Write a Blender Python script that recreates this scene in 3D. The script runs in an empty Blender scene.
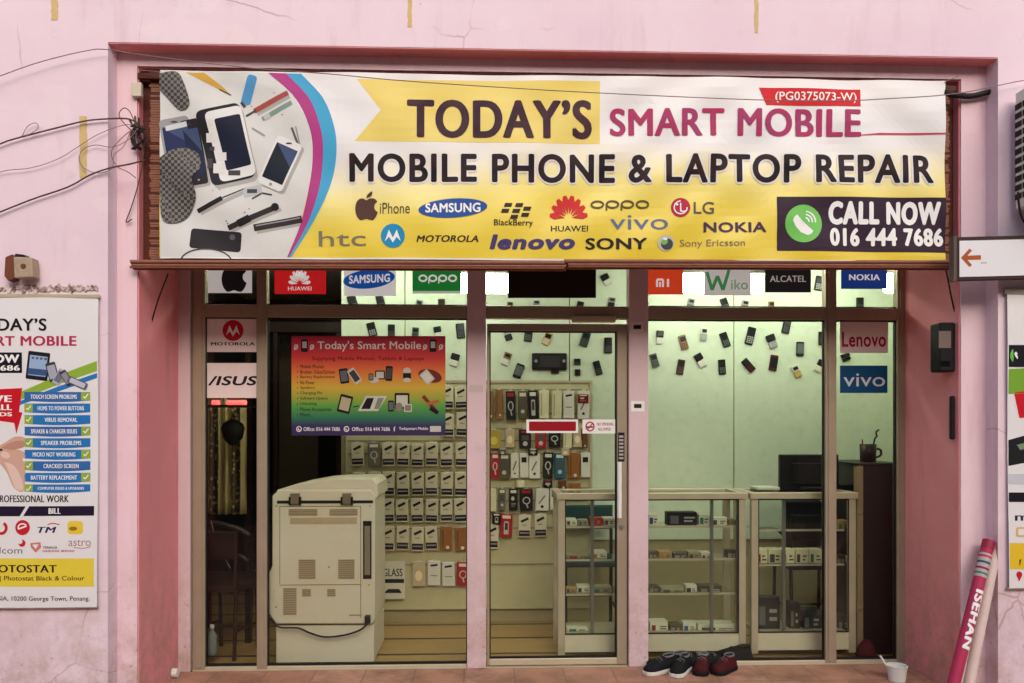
import bpy, bmesh, math, random
from mathutils import Vector, Matrix
R = math.radians
rnd = random.Random(7)
scene = bpy.context.scene
COL = scene.collection

# ------------------------------------------------------------------ camera frame
F, YH = 800.0, 425.0
CAM = Vector((0.0, -4.35, 1.5))
YAW = R(2.1)
ca, sa = math.cos(YAW), math.sin(YAW)
YF0, YF1, YG, YB = -0.10, 0.005, 0.62, 1.75      # facade, inner pilaster, shop glass, display wall

def P(px, py, Y):
    """world point on the plane y = Y that the photograph shows at (px, py)"""
    u = (px - 512.0) / F; v = (YH - py) / F
    dx = ca * u + sa; dy = ca - sa * u
    t = (Y - CAM.y) / dy
    return Vector((CAM.x + dx * t, Y, CAM.z + v * t))
def X(px, Y): return P(px, 400, Y).x
def Z(py, Y, px=512): return P(px, py, Y).z

# ------------------------------------------------------------------ materials
def s2l(c):
    return tuple((v / 255 / 12.92) if v / 255 <= .04045 else ((v / 255 + .055) / 1.055) ** 2.4 for v in c)
_M = {}
def nn(nt, t, **kw):
    n = nt.nodes.new(t)
    for k, v in kw.items():
        if k in n.inputs: n.inputs[k].default_value = v
        else: setattr(n, k, v)
    return n
def newmat(name):
    m = bpy.data.materials.new(name); m.use_nodes = True
    nt = m.node_tree
    return m, nt, nt.nodes['Principled BSDF']
def mix(nt, fac, a, b, mode='MIX'):
    n = nt.nodes.new('ShaderNodeMix'); n.data_type = 'RGBA'; n.blend_type = mode
    for s, v in ((n.inputs['Factor'], fac), (n.inputs['A'], a), (n.inputs['B'], b)):
        if hasattr(v, 'is_linked'): nt.links.new(v, s)
        elif isinstance(v, (int, float)): s.default_value = v
        else: s.default_value = (*v, 1)
    return n.outputs['Result']
def noise(nt, scale, detail=4, rough=.55, stretch=None):
    tc = nt.nodes.new('ShaderNodeTexCoord'); v = tc.outputs['Object']
    if stretch:
        mp = nt.nodes.new('ShaderNodeMapping'); mp.inputs['Scale'].default_value = stretch
        nt.links.new(v, mp.inputs['Vector']); v = mp.outputs['Vector']
    n = nn(nt, 'ShaderNodeTexNoise', Scale=scale, Detail=detail, Roughness=rough)
    nt.links.new(v, n.inputs['Vector'])
    return n.outputs['Fac']
def ramp(nt, f, a, b):
    n = nt.nodes.new('ShaderNodeMapRange'); n.inputs['From Min'].default_value = a; n.inputs['From Max'].default_value = b
    nt.links.new(f, n.inputs['Value']); return n.outputs['Result']
def bump(nt, bs, h, strength=.3, dist=.004):
    b = nn(nt, 'ShaderNodeBump', Strength=strength, Distance=dist)
    nt.links.new(h, b.inputs['Height']); nt.links.new(b.outputs['Normal'], bs.inputs['Normal'])
def flat(name, rgb, rough=.5, metal=0.0, vary=.10, scale=14, spec=.28, lin=False):
    """painted / printed / moulded surface: one colour with slight mottling and grime"""
    if name in _M: return _M[name]
    m, nt, bs = newmat(name)
    c = rgb if lin else s2l(rgb)
    f = noise(nt, scale, 5)
    nt.links.new(mix(nt, f, tuple(v * (1 - vary) for v in c), tuple(min(1, v * (1 + vary)) for v in c)), bs.inputs['Base Color'])
    r = ramp(nt, f, .2, .8)
    mr = nn(nt, 'ShaderNodeMapRange'); nt.links.new(f, mr.inputs['Value'])
    mr.inputs['To Min'].default_value = max(0.05, rough - .12); mr.inputs['To Max'].default_value = min(1, rough + .12)
    nt.links.new(mr.outputs['Result'], bs.inputs['Roughness'])
    bs.inputs['Metallic'].default_value = metal
    bs.inputs['Specular IOR Level'].default_value = spec
    _M[name] = m; return m
def ink(rgb):                                   # printing ink
    return flat('ink_%02x%02x%02x' % tuple(rgb), rgb, .5, vary=.05, scale=6, spec=.15)
def ink_t(rgb, tr=.30):                         # small sign face; added emission stands in for light on it
    name = 'added_glow_%02x%02x%02x_%02d' % (*rgb, int(tr*100))
    if name in _M: return _M[name]
    m, nt, bs = newmat(name); c = s2l(rgb)
    bs.inputs['Base Color'].default_value = (*c, 1); bs.inputs['Roughness'].default_value = .35
    bs.inputs['Emission Color'].default_value = (*c, 1); bs.inputs['Emission Strength'].default_value = tr
    _M[name] = m; return m
def glow(name, rgb, s):
    if name in _M: return _M[name]
    m, nt, bs = newmat(name)
    bs.inputs['Base Color'].default_value = (.8, .8, .8, 1)
    bs.inputs['Emission Color'].default_value = (*rgb, 1); bs.inputs['Emission Strength'].default_value = s
    _M[name] = m; return m

def wall_paint(name, base, light, dirt, spots=True, low_dirt=True):
    m, nt, bs = newmat(name)
    big = ramp(nt, noise(nt, 1.3, 6, .6), .32, .7)
    c = mix(nt, big, base, light)
    st = ramp(nt, noise(nt, 3.0, 6, .65, (2.2, 2.2, .35)), .56, .82)      # rain streaks
    c = mix(nt, mathop(nt, 'MULTIPLY', st, .42), c, dirt)
    bl = ramp(nt, noise(nt, 5.5, 8, .72), .60, .74)
    c = mix(nt, mathop(nt, 'MULTIPLY', bl, .35), c, tuple(v * .62 for v in base))
    if spots:
        tc = nt.nodes.new('ShaderNodeTexCoord')
        vo = nn(nt, 'ShaderNodeTexVoronoi', Scale=5.0); nt.links.new(tc.outputs['Object'], vo.inputs['Vector'])
        sp = ramp(nt, vo.outputs['Distance'], .06, .035)
        gate = ramp(nt, noise(nt, 2.1, 2), .5, .56)
        c = mix(nt, mathop(nt, 'MULTIPLY', mathop(nt, 'MULTIPLY', sp, gate), .8), c, s2l((120, 78, 74)))
    if spots:                                   # hairline cracks, chipped and filled places
        tc = nt.nodes.new('ShaderNodeTexCoord'); wp = nn(nt, 'ShaderNodeTexNoise', Scale=2.5, Detail=5); nt.links.new(tc.outputs['Object'], wp.inputs['Vector'])
        wv = mix(nt, .10, tc.outputs['Object'], wp.outputs['Color'])
        vo = nn(nt, 'ShaderNodeTexVoronoi', Scale=1.15, feature='DISTANCE_TO_EDGE'); nt.links.new(wv, vo.inputs['Vector'])
        ck = ramp(nt, vo.outputs['Distance'], .0042, .0012); gate = ramp(nt, noise(nt, 1.1, 3), .50, .58)
        c = mix(nt, mathop(nt, 'MULTIPLY', mathop(nt, 'MULTIPLY', ck, gate), .5), c, s2l((150, 108, 108)))
        pt = ramp(nt, noise(nt, 1.7, 3, .5, (1, 1, 1.6)), .60, .625)
        c = mix(nt, mathop(nt, 'MULTIPLY', pt, .22), c, s2l((240, 226, 224)))
    if low_dirt:                                # mould and splash marks of the bottom half metre
        tc = nt.nodes.new('ShaderNodeTexCoord'); sx = nt.nodes.new('ShaderNodeSeparateXYZ')
        nt.links.new(tc.outputs['Object'], sx.inputs[0])
        h = ramp(nt, sx.outputs['Z'], .95, -.1)
        n2 = ramp(nt, noise(nt, 6, 9, .75), .40, .66)
        c = mix(nt, mathop(nt, 'MULTIPLY', mathop(nt, 'MULTIPLY', h, n2), .85), c, s2l((168, 136, 108)))
        pk = ramp(nt, noise(nt, 26, 6, .7), .6, .68)
        c = mix(nt, mathop(nt, 'MULTIPLY', mathop(nt, 'MULTIPLY', h, pk), .7), c, s2l((110, 96, 70)))
    nt.links.new(c, bs.inputs['Base Color'])
    bs.inputs['Roughness'].default_value = .78
    bs.inputs['Specular IOR Level'].default_value = .25
    bump(nt, bs, noise(nt, 60, 6, .7), .25, .003)
    _M[name] = m; return m
def mathop(nt, op, a, b):
    n = nt.nodes.new('ShaderNodeMath'); n.operation = op
    for s, v in ((n.inputs[0], a), (n.inputs[1], b)):
        if hasattr(v, 'is_linked'): nt.links.new(v, s)
        else: s.default_value = v
    return n.outputs[0]
def glass(name, tint, refl=.05):
    m, nt, bs = newmat(name); nt.nodes.remove(bs)
    out = nt.nodes['Material Output']
    tr = nn(nt, 'ShaderNodeBsdfTransparent'); tr.inputs['Color'].default_value = (*tint, 1)
    gl = nn(nt, 'ShaderNodeBsdfGlossy', Roughness=.01)
    lw = nn(nt, 'ShaderNodeLayerWeight', Blend=.5)
    p = mathop(nt, 'POWER', lw.outputs['Facing'], 4.0)
    f = mathop(nt, 'ADD', mathop(nt, 'MULTIPLY', p, .5), refl)
    sm = ramp(nt, noise(nt, 1.5, 5, .7), .3, .8)
    f = mathop(nt, 'ADD', f, mathop(nt, 'MULTIPLY', sm, refl * .4))
    mx = nt.nodes.new('ShaderNodeMixShader')
    nt.links.new(f, mx.inputs[0]); nt.links.new(tr.outputs[0], mx.inputs[1]); nt.links.new(gl.outputs[0], mx.inputs[2])
    nt.links.new(mx.outputs[0], out.inputs['Surface'])
    _M[name] = m; return m
def M(n): return _M[n]

# ------------------------------------------------------------------ objects
WLOC = {}
def tag(o, label=None, cat=None, group=None, kind=None):
    for k, v in (('label', label), ('category', cat), ('group', group), ('kind', kind)):
        if v: o[k] = v
    return o
def thing(name, label, cat, loc, group=None):
    o = bpy.data.objects.new(name, None); COL.objects.link(o); o.location = loc
    o.empty_display_size = .05
    WLOC[o.name] = Vector(loc)
    return tag(o, label, cat, group)
class MB:
    """collects world-space geometry; build() links it as one mesh object"""
    def __init__(s): s.v = []; s.f = []; s.m = []; s.mats = []
    def mi(s, m):
        if m not in s.mats: s.mats.append(m)
        return s.mats.index(m)
    def add(s, vs, fs, m):
        o = len(s.v); k = s.mi(m)
        s.v += [Vector(v) for v in vs]; s.f += [tuple(i + o for i in f) for f in fs]; s.m += [k] * len(fs)
        return s
    def box(s, a, b, m, mat4=None):
        x0, y0, z0 = a; x1, y1, z1 = b
        vs = [Vector(p) for p in ((x0,y0,z0),(x1,y0,z0),(x1,y1,z0),(x0,y1,z0),(x0,y0,z1),(x1,y0,z1),(x1,y1,z1),(x0,y1,z1))]
        if mat4: vs = [mat4 @ v for v in vs]
        return s.add(vs, [(0,3,2,1),(4,5,6,7),(0,1,5,4),(1,2,6,5),(2,3,7,6),(3,0,4,7)], m)
    def pbox(s, r, Y0, Y1, m):
        """box whose front face fills pixel rectangle r on plane Y0"""
        x0, y0, x1, y1 = r; cx, cy = (x0 + x1) / 2, (y0 + y1) / 2
        return s.box((P(x0, cy, Y0).x, Y0, P(cx, y1, Y0).z), (P(x1, cy, Y0).x, Y1, P(cx, y0, Y0).z), m)
    def prism(s, pts, d, m):
        """extrude a closed loop of points by vector d"""
        n = len(pts); d = Vector(d); pts = [Vector(p) for p in pts]
        fs = [tuple(range(n)), tuple(range(2*n - 1, n - 1, -1))] + [(i, i + n, (i+1) % n + n, (i+1) % n) for i in range(n)]
        return s.add(pts + [p + d for p in pts], fs, m)
    def pprism(s, pts, Y0, Y1, m): return s.prism([P(x, y, Y0) for x, y in pts], (0, Y1 - Y0, 0), m)
    def tube(s, pts, r, m, n=8, smooth=0):
        pts = [Vector(p) for p in pts]
        if smooth: pts = spline(pts, smooth)
        rs = r if isinstance(r, (list, tuple)) else [r] * len(pts)
        vs = []; prev = None
        for i, p in enumerate(pts):
            t = (pts[min(i+1, len(pts)-1)] - pts[max(i-1, 0)]).normalized()
            a = prev if prev is not None else (Vector((0,0,1)) if abs(t.z) < .9 else Vector((1,0,0)))
            a = (a - t * a.dot(t)).normalized(); b = t.cross(a); prev = a
            vs += [p + (a * math.cos(q) + b * math.sin(q)) * rs[i] for q in [2*math.pi*k/n for k in range(n)]]
        fs = [(i*n+k, i*n+(k+1) % n, (i+1)*n+(k+1) % n, (i+1)*n+k) for i in range(len(pts)-1) for k in range(n)]
        fs += [tuple(range(n-1, -1, -1)), tuple(range((len(pts)-1)*n, len(pts)*n))]
        return s.add(vs, fs, m)
    def lathe(s, c, prof, m, n=20, axis='Z'):
        c = Vector(c); vs = []
        for r, h in prof:
            for k in range(n):
                q = 2*math.pi*k/n
                vs.append(c + (Vector((r*math.cos(q), r*math.sin(q), h)) if axis == 'Z' else Vector((r*math.cos(q), h, r*math.sin(q)))))
        L = len(prof)
        fs = [(i*n+k, i*n+(k+1) % n, (i+1)*n+(k+1) % n, (i+1)*n+k) for i in range(L-1) for k in range(n)]
        return s.add(vs, fs, m)
    def build(s, name, parent=None, bevel=0, smooth=False, origin=None, fix=True, seg=2):
        if origin is None:
            if parent is not None: origin = WLOC[parent.name]
            else:
                xs = [v.x for v in s.v]; ys = [v.y for v in s.v]; zs = [v.z for v in s.v]
                origin = Vector(((min(xs)+max(xs))/2, (min(ys)+max(ys))/2, min(zs)))
        me = bpy.data.meshes.new(name)
        me.from_pydata([v - origin for v in s.v], [], s.f)
        for m in s.mats: me.materials.append(m)
        me.polygons.foreach_set('material_index', s.m)
        if fix:
            bm = bmesh.new(); bm.from_mesh(me); bmesh.ops.recalc_face_normals(bm, faces=bm.faces); bm.to_mesh(me); bm.free()
        if smooth: me.polygons.foreach_set('use_smooth', [True] * len(me.polygons))
        me.update()
        return link(name, me, parent, origin, bevel, seg)
def link(name, me, parent, origin, bevel=0, seg=2):
    o = bpy.data.objects.new(name, me); COL.objects.link(o)
    if parent is None: o.location = origin
    else:
        o.parent = parent; o.location = Vector(origin) - WLOC[parent.name]
    WLOC[o.name] = Vector(origin)
    if bevel:
        b = o.modifiers.new('bevel', 'BEVEL'); b.width = bevel; b.segments = seg; b.limit_method = 'ANGLE'; b.angle_limit = R(40)
        b.harden_normals = False
    return o
def spline(pts, k):
    out = []
    n = len(pts)
    for i in range(n - 1):
        p0, p1, p2, p3 = pts[max(i-1, 0)], pts[i], pts[i+1], pts[min(i+2, n-1)]
        for j in range(k):
            t = j / k
            out.append(.5 * ((2*p1) + (p2-p0)*t + (2*p0-5*p1+4*p2-p3)*t*t + (3*p1-p0-3*p2+p3)*t**3))
    out.append(pts[-1]); return out

# ------------------------------------------------------------------ printed artwork, drawn on a real surface
_TC = {}
def text_geo(s, space, shear, res=4):
    k = (s, space, shear, res)
    if k in _TC: return _TC[k]
    cu = bpy.data.curves.new('t', 'FONT'); cu.body = s; cu.size = 1; cu.shear = shear; cu.resolution_u = res; cu.space_character = space
    ob = bpy.data.objects.new('t', cu); COL.objects.link(ob)
    dg = bpy.context.evaluated_depsgraph_get(); dg.update()
    e = ob.evaluated_get(dg); me = e.to_mesh()
    vs = [(v.co.x, v.co.y) for v in me.vertices]; fs = [tuple(p.vertices) for p in me.polygons]
    e.to_mesh_clear(); bpy.data.objects.remove(ob); bpy.data.curves.remove(cu)
    _TC[k] = (vs, fs); return vs, fs
class Art:
    """flat print in photograph pixels, carried on to a surface by mapf(px, py, layer)"""
    def __init__(s, mapf): s.map = mapf; s.v = []; s.f = []; s.m = []; s.mats = []; s.slabs = []
    def _add(s, vs, fs, m, L):
        if m not in s.mats: s.mats.append(m)
        k = s.mats.index(m); o = len(s.v)
        s.v += [(x, y, L) for x, y in vs]; s.f += [tuple(i + o for i in f) for f in fs]; s.m += [k] * len(fs)
    def poly(s, pts, m, L=1): s._add(pts, [tuple(range(len(pts)))], m, L); return s
    def rect(s, r, m, L=1): x0, y0, x1, y1 = r; return s.poly([(x0,y1),(x1,y1),(x1,y0),(x0,y0)], m, L)
    def rrect(s, r, rad, m, L=1, ang=0):
        x0, y0, x1, y1 = r; pts = []
        for cx, cy, a0 in ((x1-rad, y1-rad, 0), (x0+rad, y1-rad, 90), (x0+rad, y0+rad, 180), (x1-rad, y0+rad, 270)):
            pts += [(cx + rad*math.cos(R(a0+q)), cy + rad*math.sin(R(a0+q))) for q in (0, 30, 60, 90)]
        return s.poly(rot2(pts, ((x0+x1)/2, (y0+y1)/2), ang), m, L)
    def ell(s, c, rx, ry, m, L=1, ang=0, n=28, a0=0, a1=360):
        pts = [(c[0] + rx*math.cos(R(a0+(a1-a0)*k/n)), c[1] + ry*math.sin(R(a0+(a1-a0)*k/n))) for k in range(n if a1-a0 == 360 else n+1)]
        return s.poly(rot2(pts, c, ang), m, L)
    def ring(s, c, rx, ry, w, m, L=1, a0=0, a1=360, n=28):
        pts = []
        for k in range(n+1):
            q = R(a0+(a1-a0)*k/n); pts.append(((c[0]+rx*math.cos(q), c[1]+ry*math.sin(q)), (c[0]+(rx-w)*math.cos(q), c[1]+(ry-w)*math.sin(q))))
        for (a, b), (c2, d) in zip(pts, pts[1:]): s.poly([a, c2, d, b], m, L)
        return s
    def line(s, pts, w, m, L=1):
        for k, (a, b) in enumerate(zip(pts, pts[1:])):
            d = Vector((b[0]-a[0], b[1]-a[1])); 
            if d.length == 0: continue
            n = Vector((-d.y, d.x)).normalized() * w/2
            s.poly([(a[0]+n.x, a[1]+n.y), (b[0]+n.x, b[1]+n.y), (b[0]-n.x, b[1]-n.y), (a[0]-n.x, a[1]-n.y)], m, L + .02*k)
        return s
    def text(s, st, r, m, L=2, bold=0, contrast=1, shear=0, tilt=0, halo=0, halo_m=None, res=4):
        """lettering fitted to box r; weight comes from repeated strikes, heavier on the stems than on the bars"""
        bold = max(bold, 0); dx, dy = bold, bold / contrast
        vs, fs = text_geo(st, 1 + bold*2.2 + halo, shear, res)
        xs = [v[0] for v in vs]; ys = [v[1] for v in vs]
        x0, y0, x1, y1 = r; a, b, c, d = min(xs)-dx, max(xs)+dx, min(ys)-dy, max(ys)+dy
        def strike(ox, oy, mm, LL):
            s._add([(x0 + (x+ox-a)/(b-a)*(x1-x0), y1 - (y+oy-c)/(d-c)*(y1-y0) + tilt*((x+ox-a)/(b-a)-.5)) for x, y in vs], fs, mm, LL)
        big = (y1-y0) > 8
        if halo:
            for k in range(12): q = 2*math.pi*k/12; strike((dx+halo)*math.cos(q), (dy+halo)*math.sin(q), halo_m, L - 1 + .03*k)
        strike(0, 0, m, L)
        if bold:
            n = 8 if big else 2
            for k in range(n): q = 2*math.pi*k/n; strike(dx*math.cos(q), dy*math.sin(q), m, L + .03*(k+1))
        return s
    def slab(s, quad, m, L0=0, L1=-4): s.slabs.append((quad, m, L0, L1)); return s
    def build(s, name, parent=None, grid=0, origin=None):
        bm = bmesh.new(); vv = [bm.verts.new(v) for v in s.v]
        for f, k in zip(s.f, s.m):
            try:
                fc = bm.faces.new([vv[i] for i in f]); fc.material_index = k
            except ValueError: pass
        if grid and s.v:
            bmesh.ops.triangulate(bm, faces=[f for f in bm.faces if len(f.verts) > 4])
            xs = [v[0] for v in s.v]; ys = [v[1] for v in s.v]
            for ax, lo, hi in ((0, min(xs), max(xs)), (1, min(ys), max(ys))):
                q = math.floor(lo / grid) * grid + grid
                while q < hi:
                    co = [0, 0, 0]; co[ax] = q; no = [0, 0, 0]; no[ax] = 1
                    fs = [f for f in bm.faces if min(v.co[ax] for v in f.verts) < q < max(v.co[ax] for v in f.verts)]
                    if fs:
                        es = list({e for f in fs for e in f.edges}); vs = list({v for f in fs for v in f.verts})
                        bmesh.ops.bisect_plane(bm, geom=vs + es + fs, dist=1e-5, plane_co=co, plane_no=no)
                    q += grid
        for quad, m, L0, L1 in s.slabs:
            if m not in s.mats: s.mats.append(m)
            k = s.mats.index(m); n = len(quad)
            a = [bm.verts.new((x, y, L0)) for x, y in quad]; b = [bm.verts.new((x, y, L1)) for x, y in quad]
            for f in [a, b[::-1]] + [[a[i], a[(i+1) % n], b[(i+1) % n], b[i]] for i in range(n)]:
                bm.faces.new(f).material_index = k
        for v in bm.verts: v.co = s.map(v.co.x, v.co.y, v.co.z)
        bm.normal_update()
        for f in bm.faces:
            if len(s.slabs) == 0 and f.normal.y > 0: f.normal_flip()
        if s.slabs: bmesh.ops.recalc_face_normals(bm, faces=bm.faces)
        bm.normal_update()
        ymin = min(v.co.y for v in bm.verts)
        for f in bm.faces:
            if s.slabs and f.normal.y > .2 and f.calc_center_median().y <= ymin + .003: f.normal_flip()
        if origin is None:
            if parent is not None: origin = WLOC[parent.name]
            else:
                xs = [v.co.x for v in bm.verts]; ys = [v.co.y for v in bm.verts]; zs = [v.co.z for v in bm.verts]
                origin = Vector(((min(xs)+max(xs))/2, (min(ys)+max(ys))/2, min(zs)))
        for v in bm.verts: v.co -= origin
        me = bpy.data.meshes.new(name); bm.to_mesh(me); bm.free()
        for m in s.mats: me.materials.append(m)
        return link(name, me, parent, origin)
def rot2(pts, c, ang):
    if not ang: return list(pts)
    q, w = math.cos(R(ang)), math.sin(R(ang))
    return [(c[0] + (x-c[0])*q - (y-c[1])*w, c[1] + (x-c[0])*w + (y-c[1])*q) for x, y in pts]
def on_plane(Y, step=.0006): return lambda px, py, L: P(px, py, Y - step * L)
def rq(r): x0, y0, x1, y1 = r; return [(x0,y1),(x1,y1),(x1,y0),(x0,y0)]
WHITE, BLACK = (238, 238, 236), (22, 20, 24)
SKY, SUN, EXPO, LAMP, LAMP_C = .13, 1.15, .64, 17.0, 4.0
ADDED_CEILING_LAMPS = [(-2.0, 1.3)]
# ================================================================== palette
PINK = s2l((226, 202, 214)); PINKL = s2l((235, 215, 223)); SALM = s2l((230, 142, 148)); SALM_BOUNCE_L = s2l((234, 156, 160))
wall_paint('pink_plaster', PINK, PINKL, s2l((186, 150, 160)))
wall_paint('pilaster_plaster', s2l((228, 196, 204)), s2l((236, 210, 218)), s2l((190, 148, 152)), spots=False)
wall_paint('salmon_bounce_plaster', SALM, SALM_BOUNCE_L, s2l((150, 92, 92)), spots=False)  # salmon paint with the recess's reddish bounced light put into its colour
wall_paint('post_paint', s2l((208, 182, 186)), s2l((216, 192, 196)), s2l((160, 112, 108)), spots=False)
flat('bronze_aluminium', (166, 152, 130), .42, .35, scale=9)
flat('pale_aluminium', (196, 184, 158), .4, .3, scale=9)
flat('steel', (150, 150, 148), .35, .9)
flat('rubber', (24, 22, 22), .6); flat('black_plastic', (26, 25, 27), .4); flat('black_gloss', (14, 14, 17), .18)
flat('rust', (112, 66, 44), .8, vary=.35, scale=40)
flat('cable_black', (30, 26, 26), .6); flat('cable_brown', (96, 66, 56), .7); flat('cable_grey', (140, 116, 112), .7)
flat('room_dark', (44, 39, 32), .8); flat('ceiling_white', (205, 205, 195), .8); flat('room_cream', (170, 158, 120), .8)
flat('dark_wood', (46, 26, 19), .4, vary=.35, scale=20); flat('tan_wood', (180, 140, 88), .45, vary=.2, scale=18)
flat('peg_board', (198, 190, 150), .6); flat('panel_mint', (210, 222, 198), .3); flat('panel_edge', (60, 66, 58), .5)
flat('white_plastic', (226, 226, 220), .4); flat('cream_plastic', (212, 202, 174), .5, vary=.06); flat('grey_plastic', (150, 143, 128), .55)
m, nt, bs = newmat('copier_shell')           # aged cream plastic, yellowed in patches and scuffed
f1 = ramp(nt, noise(nt, 2.6, 4, .6), .35, .7); c = mix(nt, f1, s2l((208, 197, 168)), s2l((214, 207, 188)))
c = mix(nt, mathop(nt, 'MULTIPLY', ramp(nt, noise(nt, 9, 8, .75, (1, 1, .35)), .58, .72), .35), c, s2l((164, 146, 110)))
c = mix(nt, mathop(nt, 'MULTIPLY', ramp(nt, noise(nt, 30, 5, .7, (1, 1, 3)), .66, .70), .5), c, s2l((120, 108, 88)))
nt.links.new(c, bs.inputs['Base Color']); bs.inputs['Roughness'].default_value = .5; bs.inputs['Specular IOR Level'].default_value = .3; _M['copier_shell'] = m
glass('window_glass', (.92, .935, .91), .018); glass('case_glass', (.96, .98, .96), .015)

# planks with dark gaps, running along the shop
m, nt, bs = newmat('plank_floor')
tc = nt.nodes.new('ShaderNodeTexCoord'); sx = nt.nodes.new('ShaderNodeSeparateXYZ'); nt.links.new(tc.outputs['Object'], sx.inputs[0])
fr = mathop(nt, 'FRACT', mathop(nt, 'MULTIPLY', sx.outputs['Y'], 2.6), 0)
gap = mathop(nt, 'LESS_THAN', fr, .09)
wood = mix(nt, noise(nt, 3, 6, .6, (1, 9, 1)), s2l((146, 112, 66)), s2l((182, 150, 96)))
nt.links.new(mix(nt, gap, wood, s2l((48, 36, 24))), bs.inputs['Base Color']); bs.inputs['Roughness'].default_value = .4
_M['plank_floor'] = m
# terracotta pavement tiles
m, nt, bs = newmat('pavement_tile')
tc = nt.nodes.new('ShaderNodeTexCoord')
br = nn(nt, 'ShaderNodeTexBrick', Scale=1.0); br.offset = 0.0
br.inputs['Brick Width'].default_value = .3; br.inputs['Row Height'].default_value = .3; br.inputs['Mortar Size'].default_value = .006
br.inputs['Color1'].default_value = (*s2l((188, 140, 116)), 1); br.inputs['Color2'].default_value = (*s2l((174, 124, 100)), 1)
br.inputs['Mortar'].default_value = (*s2l((146, 108, 94)), 1)
mp = nt.nodes.new('ShaderNodeMapping'); mp.inputs['Location'].default_value = (.11, .06, 0)
nt.links.new(tc.outputs['Object'], mp.inputs['Vector']); nt.links.new(mp.outputs['Vector'], br.inputs['Vector'])
c = mix(nt, ramp(nt, noise(nt, 5, 9, .75), .42, .7), br.outputs['Color'], s2l((120, 86, 70)))
c = mix(nt, ramp(nt, noise(nt, 40, 5, .7), .62, .72), c, s2l((96, 74, 62)))
nt.links.new(c, bs.inputs['Base Color']); bs.inputs['Roughness'].default_value = .5
bump(nt, bs, br.outputs['Fac'], -.4, .003); _M['pavement_tile'] = m
# asphalt
m, nt, bs = newmat('asphalt')
nt.links.new(mix(nt, noise(nt, 90, 6, .7), (.07,.068,.064), (.14,.135,.125)), bs.inputs['Base Color']); bs.inputs['Roughness'].default_value = .9
bump(nt, bs, noise(nt, 160, 4), .5, .006); _M['asphalt'] = m

# ================================================================== ground
def struct(name, mb):
    o = mb.build(name); o['kind'] = 'structure'; return o
struct('road', MB().box((-400, -400, -.20), (400, 400, -.151), M('asphalt')))
struct('pavement', MB().box((-14, -6.5, -.15), (14, YG - .035, 0), M('pavement_tile')))
struct('floor', MB().box((-3.2, YG + .035, -.15), (3.5, 4.2, -.001), M('plank_floor')))

# ================================================================== shophouses on the far side of the street (reflected in the panes)
flat('far_wall', (150, 128, 108), .85, vary=.25, scale=2); flat('far_dark', (46, 42, 40), .5); flat('far_roof', (112, 62, 46), .8)
ob_ = thing('shophouse', 'shophouse row across the street, seen only as a reflection in the panes', 'building', (0, -17, -.15))
MB().box((-26, -23, -.15), (26, -17, 8.6), M('far_wall')).build('wall', ob_)
MB().prism([(-26.4, -23.4, 8.61), (-26.4, -16.4, 8.61), (-26.4, -16.4, 8.8), (-26.4, -20, 10.6), (-26.4, -23.4, 8.8)], (52.8, 0, 0), M('far_roof')).build('roof', ob_)
for k in range(12):
    x = -24 + 4.3*k
    MB().box((x, -17.02, -.1), (x + 2.9, -16.98, 2.7), M('far_dark')).build('shutter', ob_)
    for z in (4.0, 6.4): MB().box((x + .4, -17.02, z), (x + 2.4, -16.98, z + 1.5), M('far_dark')).build('window', ob_)

# ================================================================== the building
XL0, XR0 = X(108, YF0), X(998, YF0); XL1, XR1 = X(137, YF1), X(961, YF1)
ZT0, ZT1 = Z(49, YF0), Z(72, YF1)
bld = thing('shop_building', 'pink plastered shop building with a stepped recess around its glass front', 'building', (0, YF0, 0))
w = MB(); pk = M('pink_plaster')
w.box((-9, YF0, -.14), (XL0, .25, 6.4), pk); w.box((XR0, YF0, -.14), (9, .25, 6.4), pk); w.box((XL0, YF0, ZT0), (XR0, .25, 6.4), pk)
w.box((-9, .25, -.14), (-2.6, 4.4, 6.4), pk); w.box((3.5, .25, -.14), (9, 4.4, 6.4), pk); w.box((-2.6, .25, ZT0 + .02), (3.5, 4.4, 6.4), pk)
w.build('facade_wall', bld)
w = MB(); pk = M('pilaster_plaster')
w.box((XL0, YF1, -.001), (XL1, YG + .05, ZT0 - .001), pk); w.box((XR1, YF1, -.001), (XR0, YG + .05, ZT0 - .001), pk); w.box((XL1, YF1, ZT1), (XR1, YG + .05, ZT0 - .001), pk)
w.build('pilaster', bld)
w = MB(); pk = M('salmon_bounce_plaster')
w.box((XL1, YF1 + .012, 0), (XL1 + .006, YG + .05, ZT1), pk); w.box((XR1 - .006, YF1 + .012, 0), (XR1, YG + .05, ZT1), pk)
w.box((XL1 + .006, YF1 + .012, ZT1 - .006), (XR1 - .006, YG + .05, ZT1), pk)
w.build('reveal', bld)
w = MB(); w.box((XL0 + .002, YF0 + .003, ZT0 - .006), (XR0 - .002, YF1 - .002, ZT0 - .0005), pk); w.build('soffit_tint', bld)  # added plate under the lintel, tinted for the red light bounced there
# rough bare plaster where an old ledge was knocked off, above the left poster
r0 = random.Random(3); up = []; lo = []
for k in range(78):
    px = -60 + k * 2.05
    up.append((px, 286 + r0.uniform(-3.0, 2.6))); lo.append((px, 291 + r0.uniform(-2.0, 2.6)))
m, nt, bs = newmat('bare_plaster')
nt.links.new(mix(nt, ramp(nt, noise(nt, 34, 6, .75), .42, .58), s2l((112, 84, 72)), s2l((226, 204, 202))), bs.inputs['Base Color']); bs.inputs['Roughness'].default_value = .9
bump(nt, bs, noise(nt, 50, 6), .8, .01); _M['bare_plaster'] = m
MB().pprism(up + lo[::-1], YF0 - .007, YF0 + .004, M('bare_plaster')).build('bare_plaster_strip', bld)
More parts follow.
